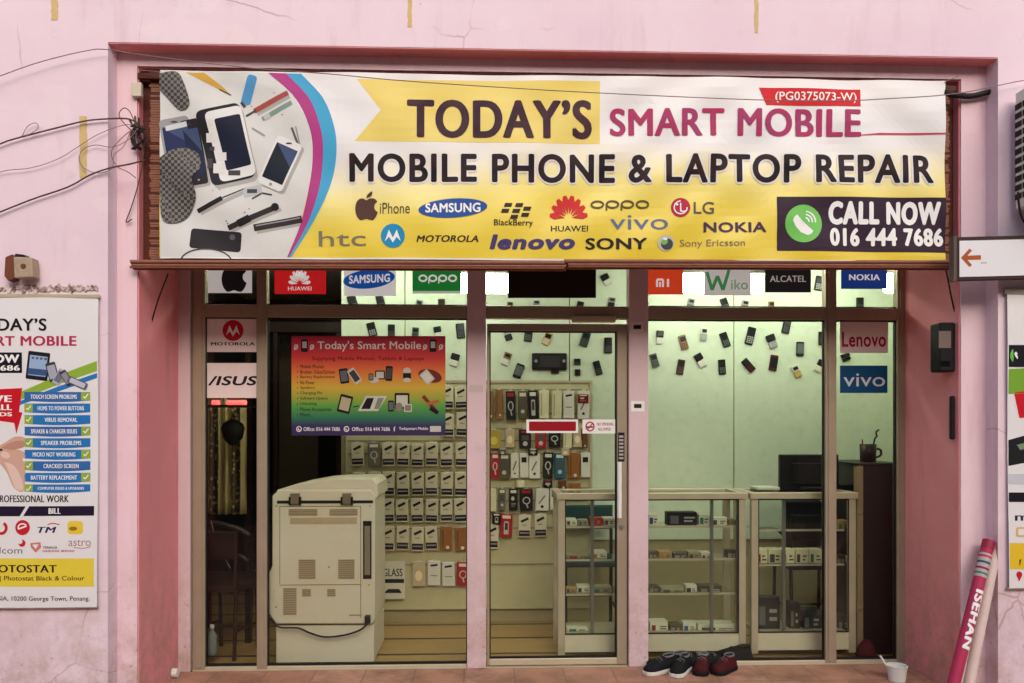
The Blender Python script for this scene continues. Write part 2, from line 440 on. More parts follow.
# interior: ceiling, side walls, back wall and partition
XP = X(341, YB); ZC = 2.80
w = MB()
w.box((-2.58, YG + .051, ZC), (3.45, 4.2, ZC + .05), M('ceiling_white')); w.build('ceiling', bld)
w = MB()
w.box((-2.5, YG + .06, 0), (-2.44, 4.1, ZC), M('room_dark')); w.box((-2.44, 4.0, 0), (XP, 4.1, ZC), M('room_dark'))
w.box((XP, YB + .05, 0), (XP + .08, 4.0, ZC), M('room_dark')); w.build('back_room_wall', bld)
w = MB()
w.box((XP, YB + .012, 0), (3.38, YB + .05, ZC), M('room_cream')); w.box((3.38, YG + .06, 0), (3.44, YB + .05, ZC), M('panel_mint')); w.box((XR1 + .02, YG + .052, 0), (3.38, YG + .07, ZC), M('room_cream')); w.box((-2.44, YG + .052, 0), (XL1 - .02, YG + .07, ZC), M('room_cream'))
w.build('interior_wall', bld)

# mint display panelling on the back wall (three sheets with dark joints) and the accessory boards
dp = thing('wall_panelling', 'pale mint wall panelling with old handsets fixed in rows, lit from above', 'wall panel', (X(620, YB), YB, 0))
edges = [341, 405, 569.5, 733.7, 912]
for a, b in zip(edges, edges[1:]):
    z0 = Z(381, YB) if b < 600 else .62
    MB().box((X(a, YB) + .004, YB - .004, z0), (X(b, YB) - .004, YB + .011, ZC - .02), M('panel_mint')).build('panel_sheet', dp, bevel=.002)
MB().box((X(591, YB), YB - .0035, .62), (X(733.7, YB) - .004, YB + .0105, Z(381, YB) - .004), M('panel_mint')) if False else None
ab = thing('accessory_board', 'beige board full of hanging phone cases and cables behind the door', 'display board', (X(470, YB), YB, 0))
MB().box((X(346, YB), YB - .016, .1), (X(589, YB), YB - .005, Z(383, YB)), M('peg_board')).build('board', ab, bevel=.002)
w = MB(); w.box((X(346, YB), YB - .026, Z(383, YB)), (X(592, YB), YB - .006, Z(380.5, YB)), M('pale_aluminium'))
w.box((X(589, YB), YB - .0255, .1), (X(592, YB), YB - .0065, Z(383, YB)), M('pale_aluminium')); w.build('edge_trim', ab)
w = MB()
for py in (440, 472, 500, 527, 563, 389, 413, 428, 453, 487, 513):
    w.box((X(348, YB), YB - .021, Z(py + 1.3, YB)), (X(587, YB), YB - .0165, Z(py, YB)), M('grey_plastic'))
w.build('hook_rail', ab)

# ================================================================== glass shopfront
fr = M('bronze_aluminium'); ZTR0, ZTR1 = Z(319, YG), Z(306.5, YG); ZSILL = Z(662.5, YG)
sf = thing('glass_shopfront', 'bronze aluminium framed glass shopfront with a transom and pink posts', 'shopfront', (X(512, YG), YG, 0))
def fx(a, b, z0, z1, m=fr, d0=-.03, d1=.03): return ((X(a, YG), YG + d0, z0), (X(b, YG), YG + d1, z1), m)
ZTOP = ZT1 - .008
MB().box(*fx(180, 193, 0, ZTOP, M('post_paint'), -.05, .02)).build('end_post', sf, bevel=.006)
MB().box(*fx(467, 486, 0, ZTOP, M('post_paint'), -.045, .045)).build('post', sf, bevel=.006)
MB().box(*fx(627.5, 647, 0, ZTOP, M('post_paint'), -.045, .045)).build('post', sf, bevel=.006)
MB().box(*fx(906, 921, 0, ZTOP, M('post_paint'), -.03, .03)).build('end_post', sf, bevel=.006)
for a, b in ((194, 206.5), (258, 268), (823.5, 834.5), (895, 905.5)):
    mu = MB().box(*fx(a, b, 0, ZTOP)).build('mullion', sf, bevel=.003)
    q = MB(); q.box(*fx(a + 2.5, b - 2.5, .02, ZTOP - .01, fr, -.036, -.0305)); q.build('mullion_bead', mu, bevel=.002)
bays = [(206.5, 258), (268, 467), (486, 627.5), (647, 823.5), (834.5, 895)]
for i, (a, b) in enumerate(bays):
    MB().box(*fx(a, b, ZTR0, ZTR1, fr, -.027, .027)).build('transom', sf, bevel=.003)
    MB().box(*fx(a, b, ZTOP - .06, ZTOP, fr, -.027, .027)).build('head_rail', sf, bevel=.003)
    if i != 2: MB().box(*fx(a, b, .0, ZSILL, M('pale_aluminium'), -.028, .028)).build('bottom_rail', sf, bevel=.003)
    MB().box(*fx(a, b, ZTR1, ZTOP - .06, M('window_glass'), -.004, .004)).build('fanlight_pane', sf)
    if i != 2: pn = MB().box(*fx(a, b, ZSILL, ZTR0, M('window_glass'), -.004, .004)).build('pane', sf)
    if i != 2:                                   # dark glazing gaskets
        g = MB()
        for z0, z1 in ((ZSILL, ZSILL + .012), (ZTR0 - .008, ZTR0), (ZTR1, ZTR1 + .008)): g.box(*fx(a, b, z0, z1, M('rubber'), -.012, .012))
        g.box(*fx(a, a + .9, ZSILL + .012, ZTR0 - .008, M('rubber'), -.012, .012)); g.box(*fx(b - .9, b, ZSILL + .012, ZTR0 - .008, M('rubber'), -.012, .012))
        g.build('gasket', pn)
# sill threshold under the whole front
MB().box((X(194, YG), YG - .034, -.10), (X(905, YG), YG + .034, .006), M('pale_aluminium')).build('threshold', sf)

# door
ZD = Z(324, YG); ZDB = Z(658, YG)
dr = thing('glass_door', 'bronze framed glass shop door with a long pull handle between pink posts', 'door', (X(556, YG), YG, .008))
d = MB(); dm = fr
for r in ((487, 489.5, .012, ZD), (616.5, 626.5, .012, ZD)): d.box(*fx(*r, dm, -.02, .02))
d.box(*fx(489.5, 616.5, ZD - .045, ZD, dm, -.0195, .0195))
df = d.build('door_frame', dr, bevel=.003)
MB().box(*fx(489.5, 616.5, .012, ZDB, M('pale_aluminium'), -.0195, .0195)).build('kick_rail', dr, bevel=.003)
MB().box(*fx(489.5, 616.5, ZDB, ZD - .045, M('window_glass'), -.004, .004)).build('door_pane', dr)
g = MB(); g.box(*fx(489.5, 490.7, ZDB, ZD - .045, M('rubber'), -.01, .01)); g.box(*fx(615, 616.5, ZDB, ZD - .045, M('rubber'), -.01, .01))
g.box(*fx(490.7, 615, ZDB, ZDB + .01, M('rubber'), -.01, .01)); g.box(*fx(490.7, 615, ZD - .053, ZD - .045, M('rubber'), -.01, .01)); g.build('gasket', dr)
h = MB(); h.tube([P(619.5, 462, YG - .075), P(619.5, 518, YG - .075)], .014, M('white_plastic'), 12)
for y in (468, 512): h.tube([P(619.5, y, YG - .075), P(619.5, y, YG - .018)], .007, M('steel'), 8)
h.build('handle', df, smooth=False, bevel=.002)
MB().lathe(P(621.5, 527, YG - .02), [(0, -.012), (.012, -.012), (.014, -.004), (.014, .001)], M('steel'), 16, 'Y').build('lock', df)
MB().box(*fx(571, 614, ZD + .006, ZD + .044, M('pale_aluminium'), -.075, -.03)).build('door_closer', dr, bevel=.006)

# bamboo blind, half rolled down behind the banner
flat('bamboo', (142, 92, 70), .55, vary=.35, scale=30); flat('bamboo_dark', (84, 38, 28), .6, vary=.3, scale=30)
bl = thing('bamboo_blind', 'reddish brown bamboo roller blind hanging down behind the printed banner', 'blind', (X(540, YF1 - .02), YF1 - .02, Z(265, YF1)))
YBL = YF1 + .035
s_ = MB(); z = Z(262, YBL); zt = ZT1 - .02; i = 0
while z < zt:
    hgt = .0135; s_.box((X(150, YBL) + r0.uniform(-.006, .006), YBL + r0.uniform(-.002, .002), z), (X(949, YBL) + r0.uniform(-.006, .006), YBL + .008, z + hgt - .0022), M('bamboo' if r0.random() < .8 else 'bamboo_dark'))
    s_.box((X(139, YBL) + r0.uniform(-.004, .004), YBL + .03, z), (X(957, YBL) + r0.uniform(-.004, .004), YBL + .036, z + hgt - .001), M('bamboo_dark')); z += hgt; i += 1  # deeper dark row added to stand for the shaded gap past the slat ends
slats = s_.build('slats', bl)
for px in (300, 470, 640, 810): MB().box((X(px, YBL) - .004, YBL - .006, Z(262, YBL)), (X(px, YBL) + .004, YBL - .003, ZT1 - .02), M('bamboo_dark')).build('binding_cord', slats)
for a, b, oz in ((133, 566, 0), (566, 950, .004)):
    pr = [P(a, 265, YF1 - .035) + Vector((0, 0, oz)), P(b, 266, YF1 - .035) + Vector((0, 0, oz))]
    b = MB()
    for k in range(13):                          # the rolled-up part: canes lying side by side round a core
        q = 2*math.pi*k/13; off = Vector((0, .021*math.cos(q), .021*math.sin(q)))
        b.tube([pr[0] + off + Vector((r0.uniform(-.012, .012), 0, 0)), pr[1] + off + Vector((r0.uniform(-.012, .012), 0, 0))], .0068, M('bamboo' if k % 3 else 'bamboo_dark'), 8)
    b.tube(pr, .02, M('bamboo_dark'), 10); b.build('bottom_roll', bl, smooth=False)
MB().box((X(137, YF1) , YF1 + .004, Z(84, YF1)), (X(957, YF1), YF1 + .03, Z(78, YF1)), M('bamboo_dark')).build('head_batten', bl, bevel=.004)
MB().tube([P(168, 274, YF1 + .02), P(158, 300, YF1 + .15), P(145, 345, YF1 + .22)], .004, M('cable_black'), 6).build('pull_cord', bl)
# ================================================================== the main banner
YBN = YF1 - .042
def wav(x, z):
    return .006*math.sin(x*3.1 + z*2.0 + .6) + .0035*math.sin(x*6.3 - z*5.0) + .0025*math.sin(z*14 + x*1.3) + .0062*math.sin(17*(x*.75 + z*.9))*(.25 + .75*max(0, abs(x - .35)/1.9 - .25)) + .0036*math.sin(26*(x*.5 - z*.8) + 1)*(.3 + .7*max(0, math.sin(x*1.7)))
def bmap(px, py, L):
    p = P(px, py, YBN); p.y = YBN + wav(p.x, p.z) - .0014 * L; return p
flat('vinyl_white', (228, 226, 226), .38, vary=.05, scale=3, spec=.4)
def gold(name, c1, c2, fac=None):
    m, nt, bs = newmat(name)
    f = ramp(nt, noise(nt, 2.2, 3, .5, (1, 1, 3)), .3, .7)
    nt.links.new(mix(nt, f, s2l(c1), s2l(c2)), bs.inputs['Base Color']); bs.inputs['Roughness'].default_value = .4; bs.inputs['Specular IOR Level'].default_value = .35
    _M[name] = m; return m
gold('vinyl_gold', (226, 200, 88), (230, 210, 112)); gold('vinyl_gold_pale', (234, 222, 150), (236, 228, 172)); gold('vinyl_gold_deep', (220, 188, 58), (228, 200, 84))
def two_tone(name, c1, c2):            # printed letters shading from one ink into another
    m, nt, bs = newmat(name)
    f = ramp(nt, noise(nt, 7.0, 2, .5), .35, .65)
    nt.links.new(mix(nt, f, s2l(c1), s2l(c2)), bs.inputs['Base Color']); bs.inputs['Roughness'].default_value = .5; bs.inputs['Specular IOR Level'].default_value = .15
    _M[name] = m; return m
two_tone('letter_plum', (52, 22, 44), (74, 44, 52)); two_tone('letter_dark', (12, 8, 16), (52, 30, 30)); two_tone('letter_pink', (180, 44, 92), (160, 56, 104))

m, nt, bs = newmat('vinyl_sheet')          # printed ground: white running into gold towards the foot
tc = nt.nodes.new('ShaderNodeTexCoord'); sx = nt.nodes.new('ShaderNodeSeparateXYZ'); nt.links.new(tc.outputs['Generated'], sx.inputs[0])
wv = mathop(nt, 'MULTIPLY', mathop(nt, 'SINE', mathop(nt, 'MULTIPLY', sx.outputs['X'], 9.0), 0), .05)
zz = mathop(nt, 'SUBTRACT', mathop(nt, 'ADD', sx.outputs['Z'], wv), mathop(nt, 'MULTIPLY', sx.outputs['X'], .16))
zz = mathop(nt, 'ADD', zz, mathop(nt, 'MULTIPLY', mathop(nt, 'SUBTRACT', noise(nt, 1.6, 2, .5, (1, 1, 2.5)), .5), .22))
cr = nt.nodes.new('ShaderNodeValToRGB'); el = cr.color_ramp.elements
for k, (p, c) in enumerate(((0, (226, 200, 58)), (.18, (234, 212, 84)), (.32, (238, 224, 138)), (.46, (234, 228, 204)), (.55, (228, 226, 226)))):
    e = el[k] if k < 2 else el.new(p); e.position = p; e.color = (*s2l(c), 1)
nt.links.new(zz, cr.inputs['Fac']); nt.links.new(cr.outputs['Color'], bs.inputs['Base Color']); bs.inputs['Roughness'].default_value = .36; bs.inputs['Specular IOR Level'].default_value = .4
_M['vinyl_sheet'] = m
bn = thing('shop_banner', 'wide white and yellow vinyl banner with large shop lettering hung across the top', 'banner', (X(550, YBN), YBN, Z(260, YBN)))
A = Art(bmap)
A.poly([(159,258),(946,262.5),(946,80.5),(800,79),(600,76),(360,73),(160,70)], M('vinyl_sheet'), 0)
A.line([(159, 257.4), (946, 262)], 1.6, M('vinyl_white'), 1.6)
A.poly([(357,79.5),(600,81),(600,143.5),(355,141.5),(381,110.5)], M('vinyl_gold'), .6)
A.build('sheet', bn, grid=8)

# picture of the repair bench with the striped arc
A = Art(bmap)
flat('bench_print', (212, 212, 208), .45, vary=.12, scale=6)
inn = [(160,70.5),(268,73),(293,95),(308,122),(313,150),(309,190),(300,225),(287,257.5),(160,257)]
A.poly(inn, M('bench_print'), 1)
i0 = [(268,73),(293,95),(308,122),(313,150),(309,190),(300,225),(287,257)]
i1 = [(286,73.3),(309,98),(320,125),(323.5,150),(319.5,188),(309,220),(289,257)]
i2 = [(301,73.6),(323,98),(334,125),(337,150),(332,180),(319,212),(291,257)]
sm = lambda p: [(v.x, v.y) for v in spline([Vector((x, y)) for x, y in p], 6)]
A.poly(sm(i0) + sm(i1)[::-1], ink((176, 64, 132)), 1.6); A.poly(sm(i1) + sm(i2)[::-1], ink((70, 164, 206)), 1.6)
cm, sv, nv, gr = ink((226, 226, 224)), ink((150, 152, 154)), ink((30, 38, 66)), ink((70, 68, 66))
shp = ink((172, 170, 164))
def phone(c, w, h, ang, frame, scr, L):
    A.rrect((c[0]-w/2+2.4, c[1]-h/2+2.6, c[0]+w/2+2.4, c[1]+h/2+2.6), w*.14, shp, 1.3, ang)
    A.rrect((c[0]-w/2, c[1]-h/2, c[0]+w/2, c[1]+h/2), w*.14, frame, L, ang)
    pts = rot2([(c[0]-w*.42, c[1]+h*.36), (c[0]+w*.42, c[1]+h*.36), (c[0]+w*.42, c[1]-h*.36), (c[0]-w*.42, c[1]-h*.36)], c, ang); A.poly(pts, scr, L+.7)
    A.poly([pts[3], pts[2], ((pts[2][0]+pts[1][0])/2, (pts[2][1]+pts[1][1])/2)], ink((64, 78, 112)), L+1.2)
    A.ell(rot2([(c[0], c[1]+h*.43)], c, ang)[0], w*.06, w*.06, sv, L+1.2, n=10)
    A.ell(rot2([(c[0], c[1]-h*.43)], c, ang)[0], w*.12, w*.03, gr, L+1.2, n=10)
phone((178, 146), 30, 58, -10, sv, ink((34, 44, 84)), 1.6); phone((194, 152), 18, 66, -10, ink((40, 38, 42)), nv, 2.2)
A.rrect((206,110,251,186), 6, shp, 1.35, -13); A.rrect((203,106,248,182), 6, ink((34, 34, 38)), 3.4, -13); A.rrect((212,108,249,179), 5, cm, 3.9, -13); A.rrect((220,116,246,168), 2, ink((28, 32, 52)), 4.3, -13)
for r in ((206,133,214,142),(216,152,226,160),(213,163,224,173),(208,120,213,126)): A.rect(r, ink((220, 220, 214)), 4.8)
for r in ((209,146,214,150),(228,170,240,175),(207,158,212,168)): A.rect(r, gr, 5)
phone((280, 164), 27, 52, 24, cm, ink((28, 36, 46)), 3.4)
A.poly(rot2([(186,72.5),(204,72.5),(222,86),(230,94),(219,89)], (205,80), 0), ink((206, 160, 64)), 2); A.line([(219,89),(231,95)], 1.2, gr, 2.4)
A.rrect((244,75,254,105), 3, ink((78, 146, 196)), 2, 16); A.line([(245,107),(241,102)], 3, gr, 2.6)
A.line([(254,111),(288,93)], 5, ink((164, 78, 70)), 2); A.line([(246,116),(256,110)], 2, gr, 2.5); A.line([(262,119),(292,103)], 4.5, ink((126, 150, 140)), 2); A.line([(264,118),(270,115)], 5, ink((190,192,190)), 2.5)
A.line([(252,128),(265,136)], 2, sv, 2)
A.line([(197,211),(222,198)], 4.6, ink((40, 38, 40)), 2); A.line([(222,198),(245,188)], 1.3, gr, 2)
A.line([(228,228),(278,206)], 5.4, ink((48, 44, 46)), 2); A.line([(238,224),(250,218)], 7.5, ink((34, 32, 34)), 2.4); A.ell((275, 207), 4, 4, ink((34,32,34)), 2.6, n=12)
A.line([(254,228),(302,219)], 7, ink((54, 48, 46)), 2); A.line([(256,226),(300,217.8)], 1.2, sv, 2.5)
A.rrect((190,230,241,250), 3, ink((44, 42, 46)), 2, 5); A.ell((232, 237), 3, 3, ink((90, 90, 96)), 2.6, n=12)
A.ring((206,262), 26, 14, 1.4, gr, 2.6, 185, 355)
for k in range(26): A.ell((r0.uniform(205, 300), r0.uniform(80, 250)), r0.uniform(.5, 1.2), r0.uniform(.5, 1.0), ink((120, 118, 114)), 1.25, n=8)
for q in (((200,213),(246,191)), ((231,231),(281,209)), ((257,232),(305,223)), ((257,114),(290,97))): A.line(q, 4, shp, 1.3)
A.line([(292,128),(300,150)], 2.2, ink((96, 92, 90)), 2); A.line([(296,127),(301,150)], 1.4, sv, 2.3); A.line([(252,199),(262,193),(272,195)], 1.6, gr, 2)
A.poly([(165,126),(186,121),(187,126),(166,131)], ink((206, 208, 210)), 3); A.rrect((243,186,262,196), 2, ink((186, 188, 190)), 2, -12); A.rect((247,189,257,193), ink((70, 72, 78)), 2.6)
# checked work glove
m, nt, bs = newmat('glove_print')
tc = nt.nodes.new('ShaderNodeTexCoord'); ck = nn(nt, 'ShaderNodeTexChecker', Scale=62.0); nt.links.new(tc.outputs['Object'], ck.inputs['Vector'])
nt.links.new(mix(nt, ck.outputs['Fac'], s2l((30, 26, 28)), s2l((112, 106, 98))), bs.inputs['Base Color']); bs.inputs['Roughness'].default_value = .5; _M['glove_print'] = m
A.poly(sm([(160,74),(176,72),(184,82),(190,104),(180,110),(166,96),(160,90)]), M('glove_print'), 5.4)
A.poly(sm([(160,158),(172,150),(186,148),(198,154),(200,168),(192,178),(196,196),(188,216),(174,223),(162,218),(160,190)]), M('glove_print'), 5.6)
A.build('bench_picture', bn, grid=4)

def words(par, mp, st, r, m, L=2.2, grid=8, name='lettering', **kw):
    a = Art(mp); a.text(st, r, m, L, **kw); return a.build(name, par, grid=11)
words(bn, bmap, "TODAY’S", (407, 99.5, 592, 138.5), M('letter_plum'), bold=.042, contrast=2.4, res=6, tilt=1)
words(bn, bmap, "SMART MOBILE", (610, 108.5, 861, 136.5), M('letter_pink'), bold=.034, contrast=2.2, res=6, tilt=1)
a = Art(bmap); a.text("MOBILE PHONE & LAPTOP REPAIR", (349.5, 154, 934, 183), M('letter_dark'), 3.0, bold=.034, contrast=1.4, tilt=1, halo=.045, halo_m=M('vinyl_white'), res=6); a.build('lettering', bn, grid=11)
a = Art(bmap); a.poly([(758.5,88),(861,89),(861,106),(766,105.5)], ink((206, 34, 44)), 1.4); a.text("(PG0375073-W)", (775,92,857,103), ink(WHITE), 2.2, bold=.012); a.build('number_tag', bn, grid=8)
a = Art(bmap); a.poly([(850,136),(880,132.6),(946,132.6),(946,134.2),(880,134.8)], ink((196, 70, 96)), 1.6); a.build('red_rule', bn, grid=8)

def logo_apple(a, c, h, m, L=2):
    x, y = c; k = h / 28.0
    pts = sm([(0,-7),(4,-9),(9,-8.5),(11.5,-5.5),(9,-2.5),(8.6,1.5),(10.5,4.5),(12,6),(10,11),(7,14.2),(4,14),(0,12.8),(-4,14),(-7,14),(-10.5,9.5),(-12,3),(-11,-4),(-8,-8),(-4,-9),(0,-7)])
    a.poly([(x+p*k, y+q*k) for p, q in pts[:-1]], m, L)
    a.poly([(x+p*k, y+q*k) for p, q in sm([(0,-9),(1,-13),(6,-16.5),(5.5,-12),(0,-9)])[:-1]], m, L)
def logo_petals(a, c, rx, ry, m, L=2):
    for k in range(8):
        q = R(-172 + k * 164/7); tip = (c[0] + rx*math.cos(q), c[1] + ry*math.sin(q)); nx, ny = -math.sin(q), math.cos(q)
        w_ = rx * .20; b0 = (c[0] + rx*.18*math.cos(q), c[1] + ry*.18*math.sin(q)); md = (c[0] + rx*.74*math.cos(q), c[1] + ry*.74*math.sin(q))
        a.poly([b0, (md[0]+nx*w_*.9, md[1]+ny*w_*.9), (tip[0]+nx*w_*.45, tip[1]+ny*w_*.45), (tip[0]-nx*w_*.45, tip[1]-ny*w_*.45), (md[0]-nx*w_*.9, md[1]-ny*w_*.9)], m, L)
def logo_em(a, c, r, disc, m, L=2):
    a.ell(c, r, r, disc, L)
    x, y = c; r *= .92
    a.poly([(x-.72*r,y+.5*r),(x-.36*r,y-.55*r),(x,y+.18*r),(x+.36*r,y-.55*r),(x+.72*r,y+.5*r),(x+.34*r,y+.1*r),(x,y+.62*r),(x-.34*r,y+.1*r)], m, L+.8)
def logo(fn):
    a = Art(bmap); fn(a); a.build('logo', bn, grid=8)
dk, gy = ink((52, 40, 40)), ink((128, 120, 104))
logo(lambda a: (logo_apple(a, (366.5, 207), 26, ink((84, 58, 50))), a.text("iPhone", (380, 203, 410, 214), ink((84, 72, 62)))))
logo(lambda a: (a.ell((453, 208.5), 34.5, 9.6, ink((38, 82, 156)), 2, -4), a.text("SAMSUNG", (425.5, 203.5, 480.5, 213), ink(WHITE), 3, bold=.03, tilt=-1)))
def f(a):
    for (x, y) in ((508,205),(519,205),(505,211),(516,211),(527,208.5),(514,217),(525,214.8)): a.poly([(x-4.2,y+2),(x+3.2,y+2),(x+4.6,y-2),(x-2.8,y-2)], dk, 2)
    a.text("BlackBerry", (494, 219.5, 533, 227.5), dk, bold=.015)
logo(f)
logo(lambda a: (logo_petals(a, (568.7, 218), 19, 23, ink((206, 48, 50))), a.text("HUAWEI", (551, 225.5, 588, 231.5), dk, bold=.012)))
def oppo(a, r, m, L=2):
    x0, y0, x1, y1 = r; w = (x1-x0) / 4.0
    for k in range(4):
        cx = x0 + w*(k+.5); a.ring((cx, y0 + (y1-y0)*.42), w*.46, (y1-y0)*.42, (y1-y0)*.2, m, L)
        if k in (1, 2): a.rect((cx - w*.46, y0 + (y1-y0)*.4, cx - w*.34, y1), m, L+.3)
logo(lambda a: oppo(a, (590, 200, 650, 210.5), ink((96, 84, 52))))
logo(lambda a: a.text("vivo", (610, 215, 668, 229.5), ink((96, 112, 150)), bold=-.004))
def f(a):
    a.ell((680.5, 207.5), 9.6, 9.6, ink((182, 36, 66)), 2); a.ring((680.5, 207.5), 7, 7, 1.2, ink(WHITE), 2.8, 0, 270); a.line([(680.5, 203), (680.5, 211.5), (685, 211.5)], 1.3, ink(WHITE), 2.8); a.ell((677, 204.5), 1.2, 1.2, ink(WHITE), 3, n=10)
    a.text("LG", (693.5, 202, 714, 214), ink((96, 92, 86)), bold=.01)
logo(f)
logo(lambda a: a.text("NOKIA", (703.5, 222, 766, 232.5), ink((74, 50, 78)), bold=.03))
logo(lambda a: a.text("htc", (318.5, 231, 366, 246), gy, bold=-.004))
logo(lambda a: logo_em(a, (393, 236), 12, ink((34, 142, 190)), ink(WHITE)))
logo(lambda a: a.text("MOTOROLA", (416.5, 235.5, 478.5, 242.5), dk, bold=.028, shear=.22))
logo(lambda a: a.text("lenovo", (489.5, 234.5, 575, 249.5), ink((70, 58, 112)), bold=.045, shear=.18))
def slab_word(a, st, r, m, L=2.2):         # slab-serif word: letters with small bars at the stem ends
    x0, y0, x1, y1 = r; a.text(st, r, m, L, bold=.03, contrast=1.7)
logo(lambda a: slab_word(a, "SONY", (585.5, 238, 647, 249.5), ink((40, 34, 34))))
def f(a):
    a.ell((666, 243), 8.4, 8, ink((188, 190, 180)), 2); a.ell((667, 244), 6.2, 5.8, ink((70, 74, 74)), 2.7); a.ell((664.5, 242), 3.4, 2.6, ink((128, 176, 96)), 3.3, -30); a.ell((665, 239), 2.4, 1.2, ink(WHITE), 3.9, n=12)
    a.text("Sony Ericsson", (680, 239.5, 744.5, 248.5), ink((126, 112, 88)), 2)
logo(f)
a = Art(bmap); a.poly([(776.5,251),(946,252.5),(946,197.5),(776.5,197)], ink((52, 32, 50)), 2)
gold('vinyl_green', (88, 178, 62), (110, 196, 84)); a.ell((802.8, 224), 18.5, 19, M('vinyl_green'), 2.6)
def handset(a, c, s, m, L):
    pts = [(-.62,-.62),(-.42,-.78),(-.12,-.42),(-.28,-.16),(.16,.30),(.42,.12),(.76,.44),(.60,.66),(.34,.76),(-.2,.52),(-.56,.06),(-.74,-.36)]
    a.poly([(c[0]+x*s, c[1]+y*s) for x, y in pts], m, L)
handset(a, (802, 225.5), 13.5, ink(WHITE), 3.3)
for r_ in (4.5, 7.8, 11): a.ring((804.5, 222), r_, r_, 1.5, ink(WHITE), 3.3, -85, 5, 10)
a.text("CALL NOW", (828, 201.5, 941, 225), ink(WHITE), 3, bold=.068, contrast=1.5); a.text("016 444 7686", (829, 228, 944, 246.5), ink(WHITE), 3, bold=.055, contrast=1.5)
a.build('call_box', bn, grid=8)
# rope ties at the corners
for (a_, b_) in (((161,72),(139,70)),((945,82),(958,76)),((946,260),(956,264)),((160,257),(147,262))):
    MB().tube([P(*a_, YBN - .002), P(*b_, YF1 - .02)], .0025, M('cable_grey'), 6).build('tie', bn)

# ================================================================== flat signs and stickers
def sign(name, label, cat, r, base, draw=None, Y=YG - .006, group=None, thick=.003, quad=None, lit=False):
    a = Art(on_plane(Y))
    if lit: a.rect(r, base, 0)
    else: a.slab(quad or rq(r), base, 0, -thick / .0006)
    if draw: draw(a)
    return tag(a.build(name), label, cat, group)
st_w, st_p = ink((232, 232, 228)), ink((230, 214, 210))
G1 = 'maker signs along the fanlights'
def f(a): logo_apple(a, (234, 277), 29, ink_t((20, 18, 20)), 1)
sign('logo_sign', 'white sign with a black bitten apple in the fanlight at the far left', 'sign', (208, 262, 252, 293), ink_t((206, 204, 200)), f, group=G1, lit=True)
def f(a): logo_petals(a, (299.5, 284), 11, 15, ink_t(WHITE), 1); a.text("HUAWEI", (288, 286.5, 311.5, 290.5), ink_t(WHITE), 1, bold=.012)
sign('logo_sign', 'bright red sign with a white flower emblem in the fanlight', 'sign', (274.5, 266, 326, 294), ink_t((212, 34, 38)), f, group=G1, lit=True)
def f(a): a.ell((369, 279), 26, 9.5, ink_t((24, 84, 170)), 1, -6); a.text("SAMSUNG", (349, 274.5, 390, 283), ink_t(WHITE), 2, bold=.03, tilt=-2)
sign('logo_sign', 'white sign with a blue oval emblem in the fanlight above the rainbow poster', 'sign', (344, 262, 396, 296), ink_t((232,232,228)), f, group=G1, lit=True)
def f(a): oppo(a, (418, 274.5, 457.5, 283.5), ink_t(WHITE), 1); a.rect((412.5, 291, 461, 293.5), ink_t((190, 205, 190)), .6)
sign('logo_sign', 'green sign with white ring lettering in the fanlight beside the left post', 'sign', (412.5, 262, 461, 293.5), ink_t((34, 146, 60), .22), f, group=G1, lit=True)
flat('board_black', (34, 26, 22), .5)
sign('dark_board', 'plain black board in the fanlight above the glass door', 'board', (508, 264, 596, 298), M('board_black'), None, thick=.012)
def f(a): a.line([(657, 287), (657, 279.5), (663, 279.5), (663, 287)], 2, ink_t(WHITE), 1); a.line([(660, 282), (660, 287)], 1.8, ink_t(WHITE), 1.4); a.line([(668, 279), (668, 287)], 2.2, ink_t(WHITE), 1)
sign('logo_sign', 'orange red sign with two white letters in the fanlight right of the door', 'sign', (648, 264, 683, 294.5), ink_t((226, 72, 38)), f, group=G1, lit=True)
def f(a): a.line([(707, 272), (712, 290), (717.5, 276), (723, 290), (729, 270)], 3.2, ink_t((66, 140, 84)), 1); a.text("iKO".replace('K', 'k').replace('O', 'o'), (731, 279.5, 748, 289.5), ink_t((120, 160, 120)), 1, bold=.008)
sign('logo_sign', 'white sign with a large green W between two bright lamps', 'sign', (704, 264, 751, 295.5), ink_t((232,232,228), .22), f, group=G1, lit=True)
def f(a): a.text("ALCATEL", (770, 275.5, 806, 282), ink_t((196, 190, 180)), 1, bold=.01)
sign('logo_sign', 'black sign with small pale capitals in the fanlight', 'sign', (765, 264, 811, 292.5), ink_t((30, 28, 30)), f, group=G1, lit=True)
def f(a): a.text("NOKIA", (849, 274, 880, 280.5), ink_t(WHITE), 1, bold=.035)
sign('logo_sign', 'dark blue sign with white capitals in the fanlight at the far right', 'sign', (841, 264, 887, 289), ink_t((22, 60, 138)), f, group=G1, lit=True)
G2 = 'maker stickers on the side panes'
def f(a): logo_em(a, (233, 330.5), 10.5, ink((190, 26, 40)), ink(WHITE), 1); a.text("MOTOROLA", (211, 342, 255, 345.6), ink((40, 34, 36)), 1, bold=.04)
sign('logo_sticker', 'pinkish white sticker with a red disc emblem high on the left side pane', 'sticker', (207, 318, 258.5, 352), st_p, f, group=G2)
def f(a):
    a.text("/ISUS", (208, 376, 257.5, 385.5), ink((36, 32, 34)), 1, bold=.03, shear=.2)
sign('logo_sticker', 'pinkish white sticker with slanting black capitals under the red disc one', 'sticker', (207, 363, 258.5, 398), st_p, f, group=G2)
def f(a): a.text("Lenovo", (842, 332, 886, 347), ink((170, 30, 62)), 1, bold=.022)
sign('logo_sticker', 'pinkish white sticker with dark red lettering high on the right side pane', 'sticker', (840, 319.5, 888, 353), st_p, f, group=G2)
